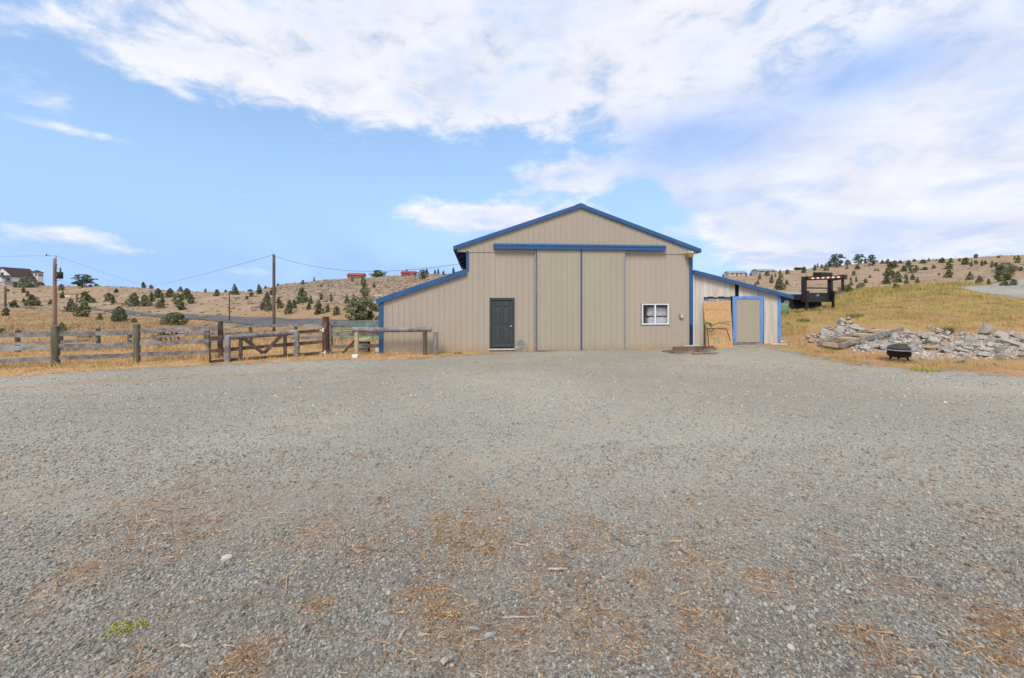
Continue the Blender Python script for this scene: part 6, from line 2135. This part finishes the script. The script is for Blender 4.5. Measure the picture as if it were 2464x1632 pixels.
def scatter_nodes(name, pts, sc, rot, tone, mat, sub=2, noise_scale=1.4, amount=.45, flat_=.6, variants=6):
    """points instanced with lumpy stones or clumps; one object of stuff"""
    me = bpy.data.meshes.new(name)
    me.vertices.add(len(pts)); me.vertices.foreach_set('co', np.ascontiguousarray(pts, np.float32).ravel())
    for an, av, ty in (('sc', sc, 'FLOAT'), ('tone', tone, 'FLOAT')):
        a = me.attributes.new(an, ty, 'POINT'); a.data.foreach_set('value', av.astype(np.float32))
    a = me.attributes.new('rot', 'FLOAT_VECTOR', 'POINT'); a.data.foreach_set('vector', rot.astype(np.float32).ravel())
    o = kind(link(name, me, mat), 'stuff')
    ng = bpy.data.node_groups.new(name + '_nodes', 'GeometryNodeTree')
    ng.interface.new_socket('Geometry', in_out='INPUT', socket_type='NodeSocketGeometry')
    ng.interface.new_socket('Geometry', in_out='OUTPUT', socket_type='NodeSocketGeometry')
    nd, lk = ng.nodes, ng.links
    gi = nd.new('NodeGroupInput'); go = nd.new('NodeGroupOutput')
    g2i = nd.new('GeometryNodeJoinGeometry')
    for v in range(variants):
        ico = nd.new('GeometryNodeMeshIcoSphere'); ico.inputs['Radius'].default_value = 1; ico.inputs['Subdivisions'].default_value = sub
        sp = nd.new('GeometryNodeSetPosition')
        pos = nd.new('GeometryNodeInputPosition')
        ad = nd.new('ShaderNodeVectorMath'); ad.operation = 'ADD'; ad.inputs[1].default_value = (v * 3.7, v * 1.9, v * 5.3)
        nz = nd.new('ShaderNodeTexNoise'); nz.inputs['Scale'].default_value = noise_scale; nz.inputs['Detail'].default_value = 2
        sb = nd.new('ShaderNodeVectorMath'); sb.operation = 'SUBTRACT'; sb.inputs[1].default_value = (.5, .5, .5)
        ml = nd.new('ShaderNodeVectorMath'); ml.operation = 'MULTIPLY'; ml.inputs[1].default_value = (amount * 4, amount * 4, amount * 3)
        lk.new(pos.outputs[0], ad.inputs[0]); lk.new(ad.outputs[0], nz.inputs['Vector']); lk.new(nz.outputs['Color'], sb.inputs[0]); lk.new(sb.outputs[0], ml.inputs[0])
        lk.new(ico.outputs[0], sp.inputs['Geometry']); lk.new(ml.outputs[0], sp.inputs['Offset'])
        tf = nd.new('GeometryNodeTransform'); tf.inputs['Scale'].default_value = (1, .8, flat_)
        lk.new(sp.outputs[0], tf.inputs[0])
        sm = nd.new('GeometryNodeSetMaterial'); sm.inputs['Material'].default_value = MATS[mat]
        lk.new(tf.outputs[0], sm.inputs[0])
        gi2 = nd.new('GeometryNodeGeometryToInstance'); lk.new(sm.outputs[0], gi2.inputs[0]); lk.new(gi2.outputs[0], g2i.inputs[0])
    ip = nd.new('GeometryNodeInstanceOnPoints')
    lk.new(gi.outputs[0], ip.inputs['Points']); lk.new(g2i.outputs[0], ip.inputs['Instance'])
    ip.inputs['Pick Instance'].default_value = True
    rv = nd.new('FunctionNodeRandomValue'); rv.data_type = 'INT'
    rv.inputs[4].default_value = 0; rv.inputs[5].default_value = variants - 1
    lk.new(rv.outputs[2], ip.inputs['Instance Index'])
    for an, ty, so in (('rot', 'FLOAT_VECTOR', 'Rotation'), ('sc', 'FLOAT', 'Scale')):
        na = nd.new('GeometryNodeInputNamedAttribute'); na.data_type = ty; na.inputs[0].default_value = an
        lk.new(na.outputs[0], ip.inputs[so])
    lk.new(ip.outputs[0], go.inputs[0])
    md = o.modifiers.new('scatter', 'NODES'); md.node_group = ng
    return o


def inst_mat(name, cols, rough=.9, bump=0.0):
    m = bpy.data.materials.new(name); m.use_nodes = True
    g = NT(m.node_tree); b = g.n['Principled BSDF']
    b.inputs['Roughness'].default_value = rough; b.inputs['Specular IOR Level'].default_value = .2
    at_ = g.node('ShaderNodeAttribute', attribute_name='tone', attribute_type='INSTANCER')
    rp = g.node('ShaderNodeValToRGB'); g.l.new(at_.outputs['Fac'], rp.inputs[0])
    e = rp.color_ramp.elements
    while len(e) < len(cols):
        e.new(.5)
    for i, (q, c) in enumerate(cols):
        e[i].position = q; e[i].color = (*c, 1)
    g.l.new(rp.outputs[0], b.inputs['Base Color'])
    MATS[name] = m


inst_mat('gravel_stone', [(0, (.105, .104, .098)), (.35, (.235, .229, .207)), (.65, (.345, .332, .292)), (.86, (.42, .375, .31)), (.95, (.44, .315, .20)), (1, (.62, .57, .49))])
inst_mat('sage', [(0, (.17, .145, .09)), (.5, (.245, .195, .13)), (1, (.33, .245, .165))])


def gravel():
    X, Y, S = [], [], []
    for n0, y0, y1, smu in ((60000, 2.05, 4.0, .0086), (56000, 4.0, 6.2, .0094), (46000, 6.2, 9.5, .0105), (42000, 9.0, 15.5, .0125)):
        y = np.sqrt(RNG.uniform(y0 ** 2, y1 ** 2, n0)); px = RNG.uniform(-120, 2584, n0); x = xat(px, y)
        thin = vnoise(x, y, 1.2, 77)
        k = RNG.uniform(0, 1, n0) < (1 - .6 * straw_amount(x, y)) * (1 - .7 * lane_amount(x, y)) * (.45 + .55 * thin) * np.where(y > 12, np.clip((15.5 - y) / 4, 0, 1), 1) * (seg_dist(np.column_stack([x, y]), YARD) > .2)
        X.append(x[k]); Y.append(y[k]); S.append(RNG.lognormal(math.log(smu), .34, k.sum()))
    x = np.concatenate(X); y = np.concatenate(Y); s = np.minimum(np.concatenate(S), .034)
    rot = np.column_stack([RNG.normal(0, .35, len(x)), RNG.normal(0, .35, len(x)), RNG.uniform(0, 6.28, len(x))])
    pts = np.column_stack([x, y, height(x, y) + .006 + s * .22])
    scatter_nodes('gravel', pts, s, rot, np.clip(RNG.beta(2.0, 2.0, len(x)) - .17 * np.clip((4.6 - y) / 2.2, 0, 1) + .17 * np.clip((y - 6.5) / 3, 0, 1), 0, 1), 'gravel_stone', 1, 1.1, .34, .58)


gravel()


inst_mat('rubble_bit', [(0, (.26, .215, .17)), (.5, (.42, .385, .34)), (1, (.60, .57, .53))])


def rubble_bits():
    X, Y = [], []
    for (x0, x1), (y0, y1), n in (((1945, 2070), (778, 826), 1100), ((2050, 2200), (806, 850), 1300), ((2190, 2480), (802, 866), 2600)):
        px = RNG.uniform(x0, x1, n); py = RNG.uniform(y0, y1, n)
        for a, b in zip(px, py):
            if x0 < 1950 and b < 826 - 48 * math.exp(-((a - 2030) / 40) ** 2):
                continue
            if a < 2172 and b < 838 - (a - 2019) * .26 and b > 826 - (a - 1968) * .26:
                continue
            X.append(a); Y.append(b)
    P = np.array([hit(a, b) for a, b in zip(X, Y)])
    sz = np.minimum(RNG.lognormal(math.log(.028), .45, len(P)), .075)
    rot = RNG.uniform(-.8, .8, (len(P), 3)) + np.column_stack([np.zeros(len(P)), np.zeros(len(P)), RNG.uniform(0, 6.28, len(P))])
    P[:, 2] += sz * .3
    scatter_nodes('rubble_fragments', P, sz, rot, RNG.uniform(0, 1, len(P)), 'rubble_bit', 1, 1.1, .34, .6)


rubble_bits()


def yard_weeds():
    n0 = 26000
    px = RNG.uniform(1430, 2080, n0); py = 843 + 48 * RNG.uniform(0, 1, n0) ** 1.2
    y = CAMH * FPX / (py - HOR); x = xat(px, y)
    n = vnoise(x, y, 1.1, 61) * vnoise(x, y, 3.0, 62)
    front = y < BO.y + (x - BO.x) * .0926 - .1
    k = (RNG.uniform(0, 1, n0) < np.clip(n * 2.2 - .35, 0, 1) * np.exp(-((px - 1800) / 210) ** 2)) & front
    x, y = x[k], y[k]
    # weeds and blown straw against the foot of the barn
    ss_ = RNG.uniform(LL - .1, WR + .2, 9000); yy = -.05 - np.abs(RNG.normal(0, .13, 9000))
    kk = (RNG.uniform(0, 1, 9000) < np.clip(vnoise(ss_, yy, 1.3, 71) * 1.9 - .6, 0, 1)) & ~((ss_ > SL - .1) & (ss_ < SRr + .1)) & ~((ss_ > D0 - .1) & (ss_ < D1 + .1))
    ss_, yy = ss_[kk], yy[kk]
    x = np.concatenate([x, BO.x + BR.x * ss_ - BR.y * yy]); y = np.concatenate([y, BO.y + BR.y * ss_ + BR.x * yy])
    blades('yard_weeds', x, y, RNG.uniform(.015, .06, len(x)), RNG.uniform(.006, .013, len(x)), RNG.uniform(.3, 1.2, len(x)), np.clip(RNG.normal(.45, .25, len(x)), 0, 1), 'bank_grass')


yard_weeds()


def sage():
    n0 = 15000
    px = np.concatenate([RNG.uniform(-250, 1130, n0), RNG.uniform(1680, 2640, n0)])
    y = np.concatenate([66 + 145 * RNG.uniform(0, 1, n0) ** .8, 110 + 200 * RNG.uniform(0, 1, n0) ** .8])
    x = xat(px, y)
    n = vnoise(x, y, 26, 51)
    rough = np.clip((px - 560) / 150, 0, 1) * (px < 1200)
    k = RNG.uniform(0, 1, len(x)) < (.05 + .22 * n + .40 * rough)
    x, y, px, rough = x[k], y[k], px[k], rough[k]
    s = RNG.lognormal(math.log(.26), .38, len(x))
    rot = np.column_stack([RNG.normal(0, .15, len(x)), RNG.normal(0, .15, len(x)), RNG.uniform(0, 6.28, len(x))])
    pts = np.column_stack([x, y, height(x, y) + s * .15])
    scatter_nodes('sagebrush', pts, s, rot, RNG.uniform(0, 1, len(x)), 'sage', 2, 2.6, .30, .62)


sage()

# ------------------------------------------------------------------ single things on the gravel
def lie(o, px, py, rz=0.0, lift=0.0, label='', cat='', group=None):
    g = hit(px, py)
    o.location = (g.x, g.y, g.z + .006 + lift); o.rotation_euler = (0, 0, rz)
    return tag(o, label, cat, group)


def pebble(name, mat, L, W, H, seed, curve=0.0):
    rg = random.Random(seed)
    bm = bmesh.new(); bmesh.ops.create_icosphere(bm, subdivisions=3, radius=1)
    ph = [rg.uniform(0, 6) for _ in range(4)]
    for v in bm.verts:
        c = v.co.copy()
        k = 1 + .10 * math.sin(2.3 * c.x + ph[0]) + .08 * math.sin(3.1 * c.y + ph[1]) + .06 * math.sin(4 * c.z + ph[2])
        v.co = Vector((c.x * L / 2 * k, c.y * W / 2 * k + curve * c.x * c.x, c.z * H / 2 * k))
    me = bpy.data.meshes.new(name); bm.to_mesh(me); bm.free()
    return link(name, me, mat, None, True)


lie(pebble('pale_stone', 'pale_stone', .105, .06, .05, 1, -.015), 545, 1358, .35, .015, 'smooth pinkish white stone alone on the left gravel', 'stone')
for i, (px, py, L, W, lb) in enumerate(((1178, 1541, .065, .045, 'pale oval stone on the foreground gravel below the long stick'), (1142, 1531, .085, .03, 'thin dark flat stone left of the pale oval stone'),
                                        (930, 1517, .09, .045, 'flat grey stone near the brown straw patch in front'), (1952, 1498, .05, .04, 'blue grey stone on the right foreground gravel'),
                                        (1902, 1570, .05, .045, 'cream coloured square stone at the lower right'), (395, 1322, .11, .06, 'flat grey stone above the pale one on the left gravel'))):
    lie(pebble('flat_stone', 'flat_stone' if i != 4 else 'pale_stone', L, W, .02, 10 + i), px, py, random.uniform(-.5, .5), .01, lb, 'stone')


def stick(px, py, L, r, rz, label, seed):
    random.seed(seed)
    mb = MB().log((-L / 2, 0, 0), (L / 2, 0, .004), r, r * .55, 7, 6, .22, r * .5)
    o = mb.obj('stick', 'stick_grey')
    return lie(o, px, py, rz, r * .8, label, 'stick')


stick(1342, 1379, .155, .011, .03, 'pale bleached stick lying level in the middle foreground', 1)
stick(1252, 1497, .26, .007, .02, 'long thin grey stick in front of the bleached stick', 2)
stick(967, 1541, .09, .012, 1.25, 'short grey wood splinter pointing at the camera', 3)
stick(1025, 1537, .10, .010, -.12, 'curled grey bark strip right of the grey splinter', 4)
stick(1076, 1612, .075, .018, .7, 'chunky grey wood chip at the bottom of the photo', 5)
stick(1612, 1438, .06, .008, -.8, 'short pale stick on the right foreground gravel', 6)
stick(455, 1563, .11, .009, -.1, 'brown stick on the left foreground gravel', 7)
stick(2195, 1402, .11, .008, -.35, 'tan splinter on the gravel at the right', 8)
stick(1172, 1423, .07, .009, 1.1, 'small grey splinter standing out in the middle gravel', 9)


def tuft(px, py, n, rad, h, mat, label, name='dry_grass_tuft', cat='grass', lean=(.3, 1.3), wid=(.0022, .0045), lo=0.0, hi=1.0):
    g = hit(px, py)
    r = rad * np.sqrt(RNG.uniform(0, 1, n)); a = RNG.uniform(0, 6.28, n)
    x = g.x + r * np.cos(a) * 1.3; y = g.y + r * np.sin(a)
    o = blades(name, x, y, h * RNG.uniform(.4, 1.2, n), RNG.uniform(*wid, n), RNG.uniform(*lean, n), RNG.uniform(lo, hi, n), mat)
    del o['kind']
    return tag(o, label, cat)


for px, py, n, r, h, lb in ((588, 1600, 260, .09, .13, 'orange dry grass tuft at the bottom left of the gravel'), (183, 1383, 200, .10, .09, 'dry brown grass tuft at the left of the gravel'),
                            (447, 1297, 130, .12, .06, 'small reddish dry tuft above the pale stone'), (1114, 1283, 240, .16, .08, 'golden straw tuft in the middle of the gravel'),
                            (1014, 1456, 240, .12, .09, 'straw tuft left of the long thin stick'), (1062, 1500, 200, .11, .08, 'straw tuft just above the grey splinters'),
                            (1540, 1396, 150, .08, .10, 'pale dry tuft right of the bleached stick'), (2433, 1524, 280, .14, .11, 'dense brown tuft at the right photo edge'),
                            (2445, 1604, 220, .11, .10, 'dry tuft in the lower right corner'), (1835, 1404, 130, .09, .06, 'red brown tuft on the right gravel'),
                            (1322, 1340, 110, .07, .08, 'thin upright straw tuft above the bleached stick'), (2117, 1560, 180, .12, .06, 'orange brown tuft low on the right gravel'),
                            (755, 1458, 90, .07, .08, 'sprawling dry tuft in the left middle foreground')):
    tuft(px, py, int(n * .6), r, h * .85, 'litter', lb)
weed = tuft(290, 1532, 170, .065, .05, 'yellow_weed', 'bright yellow green weed on the left foreground gravel', 'yellow_weed', 'weed', (.3, 1.2), (.007, .014))
tuft(345, 1508, 60, .035, .05, 'yellow_weed', 'small yellow weed sprig right of the bright weed', 'yellow_weed', 'weed', (.3, 1.2), (.006, .012))
tuft(322, 1522, 90, .06, .05, 'litter', 'red brown stems between the two yellow weeds', 'dry_grass_tuft', 'grass', lo=.4, hi=.75)
for px, py, r, h, lb, mat in ((2056, 764, .40, .34, 'bright green grass clump on the bank above the steps', 'weed_green'), (2228, 893, .42, .14, 'lime green weed patch below the fire pit stones', 'yellow_weed'),
                              (2283, 802, .22, .42, 'tall green weed growing at the rubble crest', 'weed_green'), (2228, 828, .25, .22, 'dull green weed in the middle of the rubble', 'weed_green'),
                              (1932, 774, .35, .30, 'grey green bush on the bank right of the shed', 'weed_green'), (2168, 872, .45, .10, 'green weeds under the fire pit', 'weed_green'),
                              (1916, 752, .40, .28, 'yellow green weed clump below the trailer', 'weed_green'), (1962, 748, .45, .24, 'green weeds before the left trailer jack', 'weed_green')):
    tuft(px, py, 170, r * .75, h * .8, mat, lb, 'green_weed', 'weed', (.2, .9), (.012, .026))
